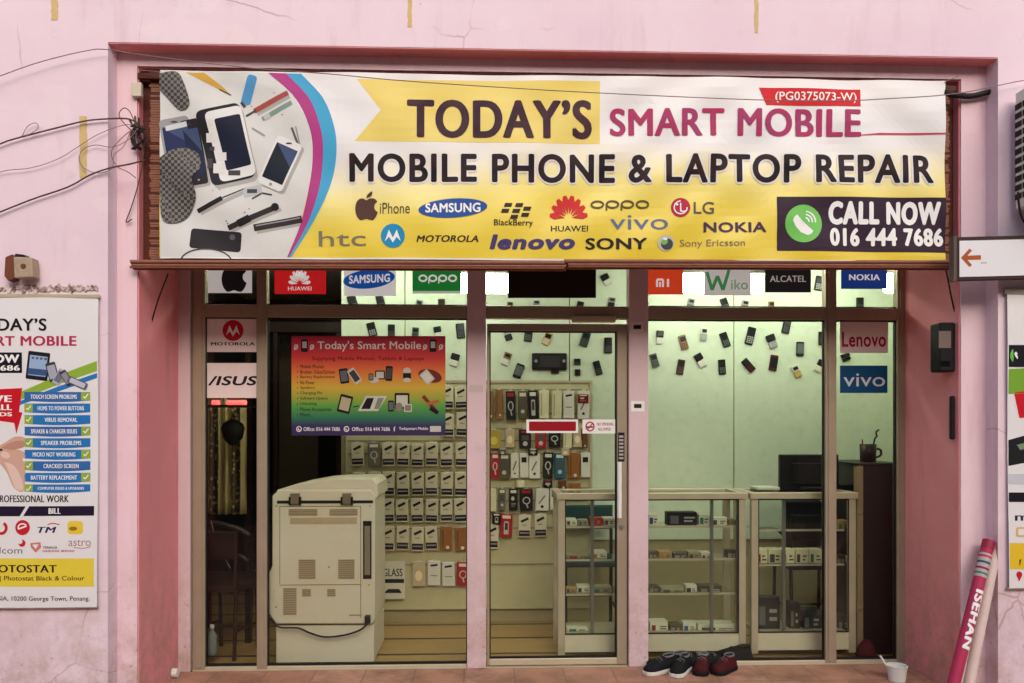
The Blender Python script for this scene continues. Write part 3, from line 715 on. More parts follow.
def f(a): a.text("vivo", (843.5, 373.5, 885, 386.5), ink((206, 216, 224)), 1, bold=.004)
sign('logo_sticker', 'teal blue sticker with thin white lettering on the right side pane', 'sticker', (840, 365.5, 887.5, 393), ink((20, 76, 118)), f, group=G2)
# door stickers
def f(a): a.rrect((529, 421.5, 576, 431), 1, ink((150, 22, 36)), 1)
sign('door_strip', 'dark red strip with a white border stuck across the door glass', 'sticker', (526.5, 419.5, 578, 433), st_w, f, Y=YG - .007)
def f(a):
    a.ring((590, 426.5), 4.6, 5, 1.3, ink((176, 34, 52)), 1); a.line([(587, 430), (593, 423)], 1.2, ink((176, 34, 52)), 2); a.line([(586.5, 427), (593, 427)], 1.4, ink((40, 36, 36)), 1.4)
    a.text("NO SMOKING", (597, 422.5, 613.5, 425.7), ink((150, 30, 44)), 1, bold=.02); a.text("ALLOWED", (598, 427.5, 611, 430.7), ink((150, 30, 44)), 1, bold=.02)
sign('no_smoking_sticker', 'small white no smoking sticker with a red circle on the door glass', 'sticker', (582.5, 419.5, 615.5, 433.5), st_w, f, Y=YG - .007)
def f(a):
    for k in range(7): a.rect((619 , 435.5 + 3.6*k, 623.5, 437.6 + 3.6*k), ink((170, 166, 158)), 1)
sign('handle_sticker', 'narrow dark sticker with pale marks above the door handle', 'sticker', (618, 432.5, 624.5, 461.5), ink((34, 30, 32)), f, Y=YG - .022)
def mk(bits):
    def f(a):
        for r in bits: a.rect(r, ink((44, 36, 40)), 1)
    return f
G3 = 'small labels on the pink posts'
sign('post_label', 'small pale label high on the pink post right of the door', 'label', (630.5, 321.5, 644, 332), st_p, mk([(633.5, 325, 641, 329)]), Y=YG - .047, group=G3)
sign('post_label', 'small white label lower on the pink post right of the door', 'label', (631, 401, 644.5, 411.5), st_w, mk([(634, 404, 641.5, 408)]), Y=YG - .047, group=G3)
sign('post_label', 'small faded label on the pink post left of the door', 'label', (469, 385, 483, 392), ink((196, 180, 172)), None, Y=YG - .047, group=G3)

# rainbow poster
def rainbow():
    m, nt, bs = newmat('rainbow_print')
    tc = nt.nodes.new('ShaderNodeTexCoord'); sx = nt.nodes.new('ShaderNodeSeparateXYZ'); nt.links.new(tc.outputs['Generated'], sx.inputs[0])
    cr = nt.nodes.new('ShaderNodeValToRGB'); e = cr.color_ramp.elements
    for k, (p, c) in enumerate(((0, (44, 30, 72)), (.10, (46, 34, 80)), (.17, (32, 100, 76)), (.30, (84, 148, 56)), (.48, (196, 164, 50)), (.64, (216, 110, 46)), (.78, (206, 44, 42)), (1, (176, 22, 52)))):
        el = e[k] if k < 2 else e.new(p); el.position = p; el.color = (*s2l(c), 1)
    nt.links.new(sx.outputs['Z'], cr.inputs['Fac']); nt.links.new(cr.outputs['Color'], bs.inputs['Base Color']); bs.inputs['Roughness'].default_value = .4
    _M['rainbow_print'] = m
rainbow()
def f(a):
    wh, bk, pl = ink((228, 224, 220)), ink((30, 24, 26)), ink((190, 188, 176))
    a.text("Today's Smart Mobile", (317.5, 341, 421, 351.5), wh, 1, bold=.012)
    for cx in (304.5, 433): a.rrect((cx-3.4, 339.5, cx+3.4, 352), 1.4, bk, 1); a.rect((cx-2.2, 341.5, cx+2.2, 348), pl, 2)
    for cx in (296, 312, 425, 441): a.ring((cx, 347), 2, 2.6, .9, wh, 1); a.line([(cx-2, 350), (cx+2, 345)], .8, wh, 2)
    a.text("Supplying Mobile Phones, Tablets & Laptops", (312, 356.5, 424, 361.5), ink((90, 22, 22)), 1, bold=.01)
    for k, t in enumerate(("Mobile Phones", "Broken Glass/Screen", "Battery Replacement", "No Power", "Speakers", "Charging Pin", "Software Update", "Unlocking", "Phone Accessories", "More...")):
        y = 364.6 + k * 5.35; a.text(t, (300.3, y, 300.3 + len(t)*1.83, y + 3.8), bk, 1, bold=.012); a.ell((297.5, y + 1.9), .6, .6, bk, 1, n=8)
    def dev(c, w, h, ang, fr_, sc, L=1): a.rrect((c[0]-w/2, c[1]-h/2, c[0]+w/2, c[1]+h/2), 1.2, fr_, L, ang); a.rrect((c[0]-w*.38, c[1]-h*.36, c[0]+w*.38, c[1]+h*.36), .5, sc, L+.8, ang)
    dev((344, 376), 9, 15, -8, bk, ink((90, 96, 104))); dev((354.5, 376), 8, 16, -34, pl, ink((60, 60, 66)), 2.6)
    dev((380, 375), 10, 9, 0, bk, pl); dev((389, 373.5), 7, 15, 3, bk, ink((70, 70, 74)), 2); a.ell((374, 380), 5, 3, pl, 3); dev((371, 377), 5, 7, 0, bk, gy, 4)
    a.ell((407, 371), 4, 3.4, pl, 1); a.rect((403, 373, 411, 380), bk, 1.4); a.ell((407, 380), 4, 2.2, pl, 2)
    a.ell((430, 376), 12, 6.5, ink((110, 44, 40)), 1, 14); dev((427, 377), 10, 13, -40, pl, ink((210, 206, 190)), 2)
    dev((345, 404), 13, 18, 14, bk, ink((170, 160, 130))); a.line([(353, 407), (359, 406)], 1, bk, 1)
    a.poly([(358, 411), (366, 396), (387, 396), (378, 411)], pl, 1); a.poly([(361, 409), (367, 398), (374, 398), (370, 409)], bk, 2); a.poly([(374, 409), (378, 398), (384, 398), (379, 409)], ink((120, 130, 110)), 2)
    dev((402, 401), 15, 16, 0, bk, pl); dev((391, 406), 6, 11, 0, bk, ink((90, 96, 104)), 3); a.ell((399, 407), 3.6, 4.5, gy, 4); dev((408, 408), 8, 8, 0, pl, gy, 4)
    a.line([(423, 396), (436, 411)], 3.6, ink((120, 40, 36)), 1); a.line([(427, 404), (439, 401)], 3.2, ink((170, 96, 60)), 2); a.line([(430, 408), (438, 413)], 4, bk, 3)
    for cx in (299, 346.5): a.ring((cx, 429), 2.7, 2.9, .8, wh, 1); handset(a, (cx, 429.3), 1.7, wh, 1)
    a.text("Office: 016 444 7686", (303.5, 427, 340, 431), wh, 1, bold=.012); a.text("Office: 016 444 7686", (352, 427, 390, 431), wh, 1, bold=.012)
    a.text("f", (393.5, 426.5, 395.5, 431.5), wh, 1, bold=.02); a.text("Todaysmart Mobile", (399, 427, 428, 430.8), wh, 1, bold=.012); a.rect((430, 426, 441, 431.8), pl, 1)
pa = sign('rainbow_poster', 'rainbow coloured repair poster with purple foot hung inside the left window', 'poster', (291.5, 336, 445.5, 435.5), M('rainbow_print'), f, Y=YG - .008, thick=.003)

# ================================================================== wall posters
YP = YF0 - .02
def pmap(px, py, L): p = P(px, py, YP); p.y = YP + .004*math.sin(p.z*5 + 1) + .003*math.sin(p.x*9) - .0008*L; return p
ps = thing('wall_poster', 'tall white repair poster with blue bars and yellow foot on the left wall', 'poster', (X(10, YP), YP, Z(608, YP)))
a = Art(pmap); a.poly([(-78,609),(97,607.5),(98.5,296),(-78,294)], M('vinyl_white'), 0)
a.poly(sm([(-78,410),(-20,404),(20,392),(60,375),(97,361)]) + sm([(97,371),(60,384),(20,400),(-20,412),(-78,418)]), ink((140, 176, 60)), .7)
a.poly(sm([(-78,419),(-20,413),(20,401),(60,386),(97,373)]) + sm([(97,378),(60,391),(20,405),(-20,418),(-78,424)]), ink((46, 118, 184)), .7)
a.build('sheet', ps, grid=10)
p_ = words(ps, pmap, "TODAY’S", (-30, 318.5, 47.5, 331), ink((30, 26, 30)), 1.5, bold=.028, contrast=1.7)
p_ = words(ps, pmap, "SMART MOBILE", (-36, 336, 77, 346), ink((178, 40, 84)), 1.5, bold=.03, contrast=2)
a = Art(pmap); a.rect((-60, 352.5, 22.5, 373), ink((26, 22, 30)), 1); a.text("CALL NOW", (-56, 354.5, 20, 363), ink(WHITE), 2, bold=.05); a.text("016 444 7686", (-56, 365, 20.5, 371), ink(WHITE), 2, bold=.045); a.build('call_box', ps, grid=10)
a = Art(pmap)
def dev(c, w, h, ang, fr_, sc, L): a.rrect((c[0]-w/2, c[1]-h/2, c[0]+w/2, c[1]+h/2), 1.2, fr_, L, ang); a.rrect((c[0]-w*.4, c[1]-h*.36, c[0]+w*.4, c[1]+h*.36), .6, sc, L+.6, ang)
dev((38.5, 366), 22, 28, 7, ink((30, 28, 34)), ink((150, 176, 206)), 1.4); a.poly([(29, 368), (48, 370), (47, 376), (28, 374)], ink((58, 84, 130)), 2.6)
for k in range(4): a.rect((32.5 + 4.2*k, 356.8 + .4*k, 35 + 4.2*k, 359 + .4*k), ink((90, 90, 110)), 2.8)
dev((53, 372), 10, 19, -14, ink((60, 60, 68)), ink((164, 168, 180)), 3.2); dev((60, 377), 8, 16, 30, ink((176, 178, 190)), ink((110, 112, 130)), 4); dev((67, 378), 7, 16, -32, ink((52, 52, 60)), ink((140, 140, 152)), 4.8); dev((78, 383), 20, 7, 24, ink((90, 90, 98)), ink((190, 192, 200)), 5.4)
a.build('device_picture', ps, grid=10)
a = Art(pmap); a.poly([(-60, 392), (22.5, 388), (19, 412), (22.5, 412.5), (16, 434), (14, 423), (0, 421), (-60, 424)], ink((198, 24, 40)), 1)
a.text("WE", (-14, 395, 12, 402.5), ink(WHITE), 2, bold=.05); a.text("REPAIR ALL", (-46, 404, 12, 410.5), ink(WHITE), 2, bold=.05); a.text("BRANDS", (-30, 412, 12, 416.5), ink(WHITE), 2, bold=.05); a.build('red_callout', ps, grid=10)
a = Art(pmap); sk, sk2, sk3 = ink((206, 166, 146)), ink((186, 140, 118)), ink((224, 194, 180))
a.poly(sm([(-30,470),(-14,450),(2,444),(14,437),(24,437.5),(24,444),(14,448),(24,452),(24,458),(12,458),(24,462),(24,490),(14,488),(6,472),(-4,462),(-12,470)]), sk, 1)
a.poly(sm([(0,448),(12,442),(23.5,441),(23.5,447),(12,450)]), sk2, 1.6); a.ell((5, 455), 5, 3.4, sk3, 2, 25); a.poly(sm([(4,462),(14,466),(22,480),(23,490),(15,488),(10,474)]), sk3, 1.7)
a.line([(-30, 446), (2, 450)], 2.2, ink((50, 46, 48)), 2.4); a.build('hand_picture', ps, grid=10)
for k, t in enumerate(("TOUCH SCREEN PROBLEMS", "HOME TO POWER BUTTONS", "VIRUS REMOVAL", "SPEAKER & CHARGER ISSUES", "SPEAKER PROBLEMS", "MICRO NOT WORKING", "CRACKED SCREEN", "BATTERY REPLACEMENT", "COMPUTER ISSUES & UPGRADES")):
    y0 = 392 + 11.55*k; y1 = y0 + (8.6 if k < 8 else 7); a = Art(pmap)
    pts = [(24.5, y0), (24.5, y1)] + [(24.5 + 65.5*j/8, y1 + 1.5*math.sin(math.pi*j/8)) for j in range(1, 8)] + [(90, y1), (90, y0)]
    a.poly(pts, ink((40, 116, 182)) if k % 3 else ink((52, 104, 168)), 1)
    lf = k in (1, 2, 4, 6, 8); cx = 28.5 if lf else 85.5
    a.rect((24.5, y0+.3, 33, y1) if lf else (81, y0+.3, 90, y1), ink((146, 174, 60)), 1.6)
    a.line([(cx-2.2, y0+4.4), (cx-.6, y0+6.2), (cx+2.6, y0+2)], 1.1, ink(WHITE), 2.4)
    wd = min(46, len(t)*2.5); mx = 58 + (3 if lf else -4); a.text(t, (mx-wd/2, y0+2.4, mx+wd/2, y1-1.6), ink(WHITE), 2.2, bold=.03)
    a.build('service_bar', ps, grid=12)
words(ps, pmap, "PROFESSIONAL WORK", (-4, 495, 69, 502.5), ink((28, 24, 28)), 1.5, bold=.03)
a = Art(pmap); a.poly([(-70,516.5),(20,516.2),(26,506.3),(-70,506.3)], ink((34, 24, 48)), 1); a.poly([(23.5,516),(94,515.6),(94,506),(29.5,506.2)], ink((34, 24, 48)), 1); a.text("BILL", (49, 507.8, 61, 514), ink(WHITE), 2, bold=.04); a.build('bill_strip', ps, grid=12)
def pl(fn): 
    global a
    a = Art(pmap); fn(a); a.build('logo', ps)
rd = ink((196, 34, 44))
pl(lambda a: (a.ring((1, 528), 7, 7, 3, rd, 1, -60, 150), a.ell((-4, 525), 3, 3, ink((40,50,120)), 1)))
pl(lambda a: (a.ell((23, 527.5), 7.4, 7.6, rd, 1), a.ring((23, 527.5), 5, 4.4, 1.2, ink(WHITE), 2, 160, 330), a.line([(18.5, 529), (27, 526)], 1.5, ink(WHITE), 2.6)))
pl(lambda a: (a.text("TM", (38, 526.5, 57, 533), ink((44, 34, 78)), 1, bold=.03, shear=.25), a.line([(48, 524.5), (53, 523), (60, 524.5)], 1, rd, 1)))
pl(lambda a: (a.rrect((68, 521, 83, 534), 3, ink((228, 196, 60)), 1), a.ell((73.5, 528.5), 4, 2, ink((150, 110, 40)), 2)))
pl(lambda a: a.text("celcom", (-12, 547, 23, 553.5), ink((110, 108, 112)), 1))
pl(lambda a: (a.ell((22.5, 543), 3.6, 3.6, rd, 1), a.ell((20.8, 541.5), 2.4, 2.4, M('vinyl_white'), 2)))
pl(lambda a: (a.poly([(31,543),(41,542),(42,547),(36.5,552.5),(31.5,547)], ink((206, 120, 110)), 1), a.poly([(33,544.5),(39.5,544),(36.5,549)], M('vinyl_white'), 2), a.text("TENAGA", (43.5, 546, 58, 548.6), ink((70, 40, 90)), 1, bold=.03), a.text("NASIONAL BERHAD", (43.5, 549.6, 75, 552), ink((190, 50, 60)), 1, bold=.02)))
pl(lambda a: (a.text("astro", (69, 539.5, 91, 546), ink((170, 130, 130)), 1), a.line([(74, 547.5), (84, 548.3), (91, 546.6)], .8, ink((186, 120, 120)), 1)))
a = Art(pmap); a.rect((-70, 558.3, 94, 586.5), ink((226, 204, 64)), 1); a.text("PHOTOSTAT", (-17, 564.5, 57.5, 572.5), ink((30, 26, 28)), 2, bold=.03, contrast=1.5); a.text("Printing | Photostat Black & Colour", (-26, 575.5, 85, 581.8), ink((70, 58, 40)), 2, bold=.012); a.build('photostat_strip', ps, grid=12)
words(ps, pmap, "PENANG ROAD, MALAYSIA, 10200 George Town, Penang.", (-72, 596, 90, 602), ink((40, 38, 44)), 1.5, bold=.01)
MB().box(tuple(P(-78, 297, YP - .006)), tuple(P(99.5, 294.5, YP) + Vector((0, .014, 0))), M('pale_aluminium')).build('top_batten', ps, bevel=.002)
MB().box(tuple(P(-78, 609.5, YP - .006)), tuple(P(97.5, 606.8, YP) + Vector((0, .014, 0))), M('grey_plastic')).build('bottom_batten', ps, bevel=.002)

ps2 = thing('wall_poster', 'white repair poster with a green handset square cut off by the right edge', 'poster', (X(1050, YP), YP, Z(590, YP)))
a = Art(pmap); a.poly([(1009,588.5),(1150,586),(1150,289),(1007,292)], M('vinyl_white'), 0); a.build('sheet', ps2, grid=10)
a = Art(pmap); a.rect((1008.5, 345, 1100, 367), ink((26, 24, 28)), 1); a.ell((1018, 355.5), 8.2, 8.6, M('vinyl_green'), 1.8); handset(a, (1018, 356), 5.6, ink(WHITE), 2.6); a.text("CALL NOW", (1030, 350, 1090, 362), ink(WHITE), 2, bold=.05); a.build('call_box', ps2)
a = Art(pmap); a.poly([(1008.5,369),(1150,362),(1150,372),(1060,392),(1008.5,394)], ink((118, 166, 52)), .8); a.poly([(1014,392),(1060,388),(1060,415),(1020,418)], ink((198, 28, 42)), 1.5); a.build('colour_flash', ps2)
a = Art(pmap); a.poly([(1009,440),(1060,426),(1060,456),(1009,466)], ink((30, 30, 34)), 1); a.poly([(1013,446),(1060,434),(1060,440),(1013,452)], ink((120, 140, 110)), 1.8); a.rect((1009, 474, 1060, 484), ink((196, 198, 204)), 1); a.build('device_picture', ps2)
a = Art(pmap); a.rect((1009, 492.5, 1150, 502), ink((28, 22, 34)), 1); a.build('bill_strip', ps2)
a = Art(pmap); a.text("maxis", (1015, 513, 1062, 521), ink((60, 40, 70)), 1.4, bold=.02); a.rrect((1016, 527, 1030, 537), 2, ink((216, 180, 120)), 1.4); a.rrect((1018, 529, 1028, 535), 1, M('vinyl_white'), 2.2); a.build('logo', ps2)
a = Art(pmap); a.rect((1009.5, 543, 1150, 569), ink((226, 190, 50)), 1); a.text("PHOTOSTAT", (1019, 559, 1100, 566), ink((60, 46, 30)), 2, bold=.03); a.ell((1019, 574.5), 3, 3.2, rd, 1.4); a.poly([(1016.4,576),(1021.6,576),(1019,581.5)], rd, 1.3); a.build('photostat_strip', ps2)
MB().box(tuple(P(1005.5, 294, YP - .006)), tuple(P(1150, 290, YP) + Vector((0, .014, 0))), M('grey_plastic')).build('top_batten', ps2, bevel=.002)
MB().box(tuple(P(1008, 589.5, YP - .006)), tuple(P(1150, 586.8, YP) + Vector((0, .014, 0))), M('grey_plastic')).build('bottom_batten', ps2, bevel=.002)

# arrow sign
YA = YF0 - .12
sg = thing('arrow_sign', 'white direction sign with a brown left arrow in a dark frame', 'sign', P(990, 280, YA))
b = MB(); b.prism([P(x, y, YA) for x, y in ((955.5, 280.5), (1120, 276.5), (1120, 233), (955.5, 237))], (0, .035, 0), ink((60, 44, 42))); sgf = b.build('frame', sg, bevel=.003)
a = Art(on_plane(YA - .003, .0008)); a.poly([(959.5,277),(1120,273),(1120,237),(959.5,240.8)], ink((226, 226, 230)), 0)
a.poly([(961,257.8),(969.5,248.5),(972,250.6),(967.5,255.6),(981,255.2),(981,259.6),(967.5,260),(972,265),(969.5,267)], ink((170, 88, 44)), 1); a.rect((981, 262, 987, 263.6), ink((190, 186, 186)), 1); a.build('face', sg)
MB().box(tuple(P(953.8, 281, YA - .004)), tuple(P(956.2, 236, YA) + Vector((0, .04, 0))), ink((96, 84, 80))).build('end_cap', sgf)
for px in (1040, 1100): MB().box(tuple(P(px, 262, YA + .035)), (P(px + 5, 252, YA).x, YF0, P(px, 252, YA).z), M('rust')).build('bracket', sg)
# ================================================================== handsets on the mint panelling
COLS = {'black': (15, 14, 16), 'silver': (150, 152, 150), 'tan': (150, 116, 78), 'white': (214, 212, 200), 'maroon': (84, 26, 34), 'brown': (70, 48, 40), 'green': (54, 74, 62), 'gold': (188, 158, 96), 'grey': (96, 100, 98)}
_PM = {}
def phone_meshes(style, c1, c2):
    k = (style, c1, c2)
    if k in _PM: return _PM[k]
    def grab(mb, name, bev):
        o = mb.build(name, None, origin=Vector((0, 0, 0)))
        if bev:
            bm = bmesh.new(); bm.from_mesh(o.data); bmesh.ops.bevel(bm, geom=bm.edges[:], offset=bev, segments=2, affect='EDGES', profile=.6); bm.to_mesh(o.data); bm.free()
        me = o.data; bpy.data.objects.remove(o); return me
    A_, B_ = flat('case_' + c1, COLS[c1], .35), flat('case_' + c2, COLS[c2], .35)
    scr = flat('lcd_dark', (22, 25, 27), .3); key = flat('key_grey', (74, 74, 76), .5)
    out = []
    if style == 'bar':
        out.append(('body', grab(MB().box((-.022, -.017, -.055), (.022, 0, .055), A_), 'body', .006)))
        out.append(('screen', grab(MB().box((-.016, -.0185, .006), (.016, -.0165, .042), scr), 'screen', 0)))
        q = MB()
        for r in range(4):
            for c in range(3): q.box((-.016 + c*.0115, -.0185, -.046 + r*.0115), (-.007 + c*.0115, -.0165, -.0385 + r*.0115), B_ if c1 != c2 else key)
        out.append(('keypad', grab(q, 'keypad', 0)))
    elif style == 'flip':
        out.append(('body', grab(MB().box((-.022, -.018, -.052), (.022, 0, -.002), B_), 'body', .006)))
        out.append(('lid', grab(MB().box((-.023, -.02, .001), (.023, -.002, .054), A_), 'lid', .006)))
        out.append(('screen', grab(MB().box((-.015, -.0218, .014), (.015, -.0195, .042), scr), 'screen', 0)))
    else:                                  # slab with a round-shouldered cover
        out.append(('body', grab(MB().box((-.022, -.015, -.056), (.022, 0, .056), A_), 'body', .007)))
        out.append(('screen', grab(MB().box((-.0185, -.0168, -.036), (.0185, -.0145, .040), scr if c2 == c1 else B_), 'screen', 0)))
        out.append(('home_key', grab(MB().lathe((0, -.0155, -.046), [(0, -.0012), (.004, -.0012), (.004, .001)], key, 10, 'Y'), 'home_key', 0)))
    _PM[k] = out; return out
GP = 'old handsets fixed to the mint panelling'
ROWS = [  # px, py, w, h, tilt, style, colours, label
 (353.2, 303.5, 9, 16, -18, 'bar', 'black', 'grey', 'dark handset cut by the transom above the left pane, leftmost'),
 (381, 303, 8, 15, -15, 'bar', 'black', 'black', 'long black handset in the fanlight between the blue oval and green signs'),
 (419, 306, 7, 12, 10, 'flip', 'silver', 'grey', 'silver handset peeping under the left side of the green sign'),
 (441.5, 305, 7, 12, 0, 'bar', 'brown', 'brown', 'brown handset peeping under the right side of the green sign'),
 (372, 329.5, 8.5, 14, -14, 'bar', 'black', 'silver', 'black handset with silver keys just over the middle of the rainbow poster'),
 (391.5, 331, 7, 13, 0, 'bar', 'black', 'black', 'plain upright black handset just over the rainbow poster'),
 (415.5, 333, 7, 11, 5, 'bar', 'grey', 'black', 'grey handset hidden to its top by the rainbow poster'),
 (438, 332.5, 7.5, 12, -10, 'flip', 'black', 'white', 'black and white flip handset above the poster top right corner'),
 (460.5, 331, 8.5, 15, -6, 'bar', 'black', 'black', 'large black handset beside the left pink post'),
 (454.5, 360, 8.5, 13, 16, 'flip', 'black', 'white', 'black over white handset right of the rainbow poster'),
 (507.5, 334.5, 7.5, 13, -18, 'flip', 'white', 'black', 'white topped flip handset first in the upper row behind the door'),
 (528.3, 334.5, 8.2, 14.5, 8, 'bar', 'black', 'grey', 'dark handset second in the upper row behind the door'),
 (547, 339, 8, 13, 22, 'bar', 'gold', 'white', 'gold handset third in the upper row behind the door'),
 (585, 339.5, 8.5, 15, 18, 'bar', 'green', 'green', 'dark green handset leaning right behind the door'),
 (608, 345.5, 8, 16, 0, 'bar', 'black', 'black', 'upright black handset at the right end behind the door'),
 (506.5, 359, 7.5, 13.5, 20, 'flip', 'tan', 'white', 'tan and white handset first in the lower row behind the door'),
 (518.6, 371, 8.5, 14.5, 20, 'slab', 'black', 'grey', 'black handset leaning right at the foot of the lower row behind the door'),
 (577.2, 362, 6.5, 6.5, 0, 'bar', 'black', 'black', 'tiny square black handset upper of two behind the door'),
 (577.4, 372.5, 6, 6.5, 0, 'bar', 'brown', 'black', 'tiny square dark handset lower of two behind the door'),
 (597.6, 368, 7, 14.5, -16, 'bar', 'black', 'black', 'black handset leaning left at lower right behind the door'),
 (606, 280, 8, 12, -28, 'flip', 'black', 'white', 'black and white handset in the fanlight beside the black board'),
 (611.5, 302.5, 7, 10, 8, 'flip', 'silver', 'black', 'silver handset low in the fanlight over the door right side'),
 (580, 306, 7, 9, 12, 'bar', 'brown', 'black', 'brown handset just above the transom over the door middle'),
 (536.5, 305, 6.5, 9, 0, 'flip', 'silver', 'white', 'pale handset just above the transom left of the door middle'),
 (510, 306, 6, 8, 0, 'bar', 'tan', 'grey', 'tan handset just above the transom beside the bright left lamp'),
 (690.3, 304.5, 7, 12, 12, 'flip', 'silver', 'grey', 'silver handset above the transom below the gap left of the green W'),
 (724.6, 304.5, 7.5, 13, -20, 'bar', 'black', 'grey', 'dark handset above the transom under the green W sign'),
 (744.5, 305.5, 7, 10, 10, 'flip', 'silver', 'tan', 'silver handset above the transom right of the panel joint'),
 (771, 306.5, 6, 10, 0, 'bar', 'tan', 'white', 'beige handset above the transom under the small black sign'),
 (818.5, 283.5, 8, 15, 10, 'bar', 'black', 'silver', 'tall black handset beside the small black sign in the fanlight'),
 (859.5, 304, 7.5, 13, 0, 'bar', 'black', 'black', 'dark handset under the dark blue sign'),
 (659.6, 337.5, 7, 14, 4, 'flip', 'black', 'white', 'black and white handset first in the upper row on the right panel'),
 (683.2, 342.5, 8, 15, -16, 'bar', 'tan', 'brown', 'tan brown handset second in the upper row on the right panel'),
 (703.5, 334.5, 7, 13.5, 6, 'flip', 'white', 'silver', 'white flip handset third in the upper row on the right panel'),
 (724.6, 339.8, 8, 15, -20, 'bar', 'black', 'grey', 'black handset fourth in the upper row left of the panel joint'),
 (750, 336, 8.5, 18, 14, 'bar', 'black', 'silver', 'long black handset fifth in the upper row right of the panel joint'),
 (771.3, 341.5, 9, 14.5, -20, 'flip', 'black', 'silver', 'black and silver handset sixth in the upper row on the right panel'),
 (786, 326.5, 8, 14.5, 12, 'bar', 'black', 'black', 'highest black handset of the right panel under the small black sign'),
 (799.7, 349, 8, 14.5, 2, 'slab', 'black', 'grey', 'rounded black handset eighth in the upper row on the right panel'),
 (821.5, 338.5, 7, 14, 0, 'bar', 'black', 'brown', 'black handset half hidden by the right mullion, upper row'),
 (654.3, 360.5, 7.5, 14, -16, 'bar', 'grey', 'green', 'grey green handset first in the lower row on the right panel'),
 (680.4, 367, 7.5, 15, 10, 'bar', 'maroon', 'maroon', 'maroon handset second in the lower row on the right panel'),
 (700, 360.5, 8, 15, -30, 'flip', 'black', 'white', 'black over white handset tilted left in the lower row'),
 (721.7, 367, 7.5, 15, -4, 'bar', 'black', 'grey', 'upright dark handset fourth in the lower row left of the joint'),
 (748, 365.5, 7.5, 15, -42, 'bar', 'black', 'maroon', 'black handset tilted far over, right of the panel joint'),
 (773.2, 363, 8.5, 16, 9, 'slab', 'maroon', 'black', 'dark red handset sixth in the lower row on the right panel'),
 (796, 371.5, 7.5, 13, -24, 'flip', 'white', 'gold', 'white and gold handset lowest on the right panel'),
 (819, 366, 7, 13, 28, 'flip', 'black', 'white', 'black and white handset beside the right mullion, lower row'),
 (845.2, 357.3, 9, 8, -20, 'flip', 'black', 'black', 'small black flip handset between the two right side pane stickers'),
]
for px, py, w_, h_, tilt, style, c1, c2, lab in ROWS:
    c = P(px, py, YB - .0045); root = thing('handset', lab, 'mobile phone', c, GP)
    k = (c.y - CAM.y) / F
    root.rotation_euler = (0, R(tilt), 0); root.scale = (w_*k*.98/.044, 1, h_*k/.11)
    for nm, me in phone_meshes(style, c1, c2):
        o = bpy.data.objects.new(nm, me); COL.objects.link(o); o.parent = root
# bigger game handset
c = P(549, 361, YB - .005)
g = thing('game_device', 'wide black device with a bracket fixed sideways on the panel behind the door', 'game device', c)
MB().pbox((532, 353, 567, 370), YB - .03, YB - .005, M('black_plastic')).build('body', g, bevel=.008)
MB().pbox((540, 356, 560, 367), YB - .0325, YB - .0295, flat('lcd_mid', (60, 58, 62), .2)).build('screen', g)
q = MB()
for x in (536, 564): q.lathe(P(x, 361, YB - .031), [(0, -.003), (.012, -.003), (.012, .002)], M('grey_plastic'), 12, 'Y')
q.build('button', g)
MB().pbox((551, 370, 559, 373.5), YB - .022, YB - .006, M('black_plastic')).build('bracket', g, bevel=.002)

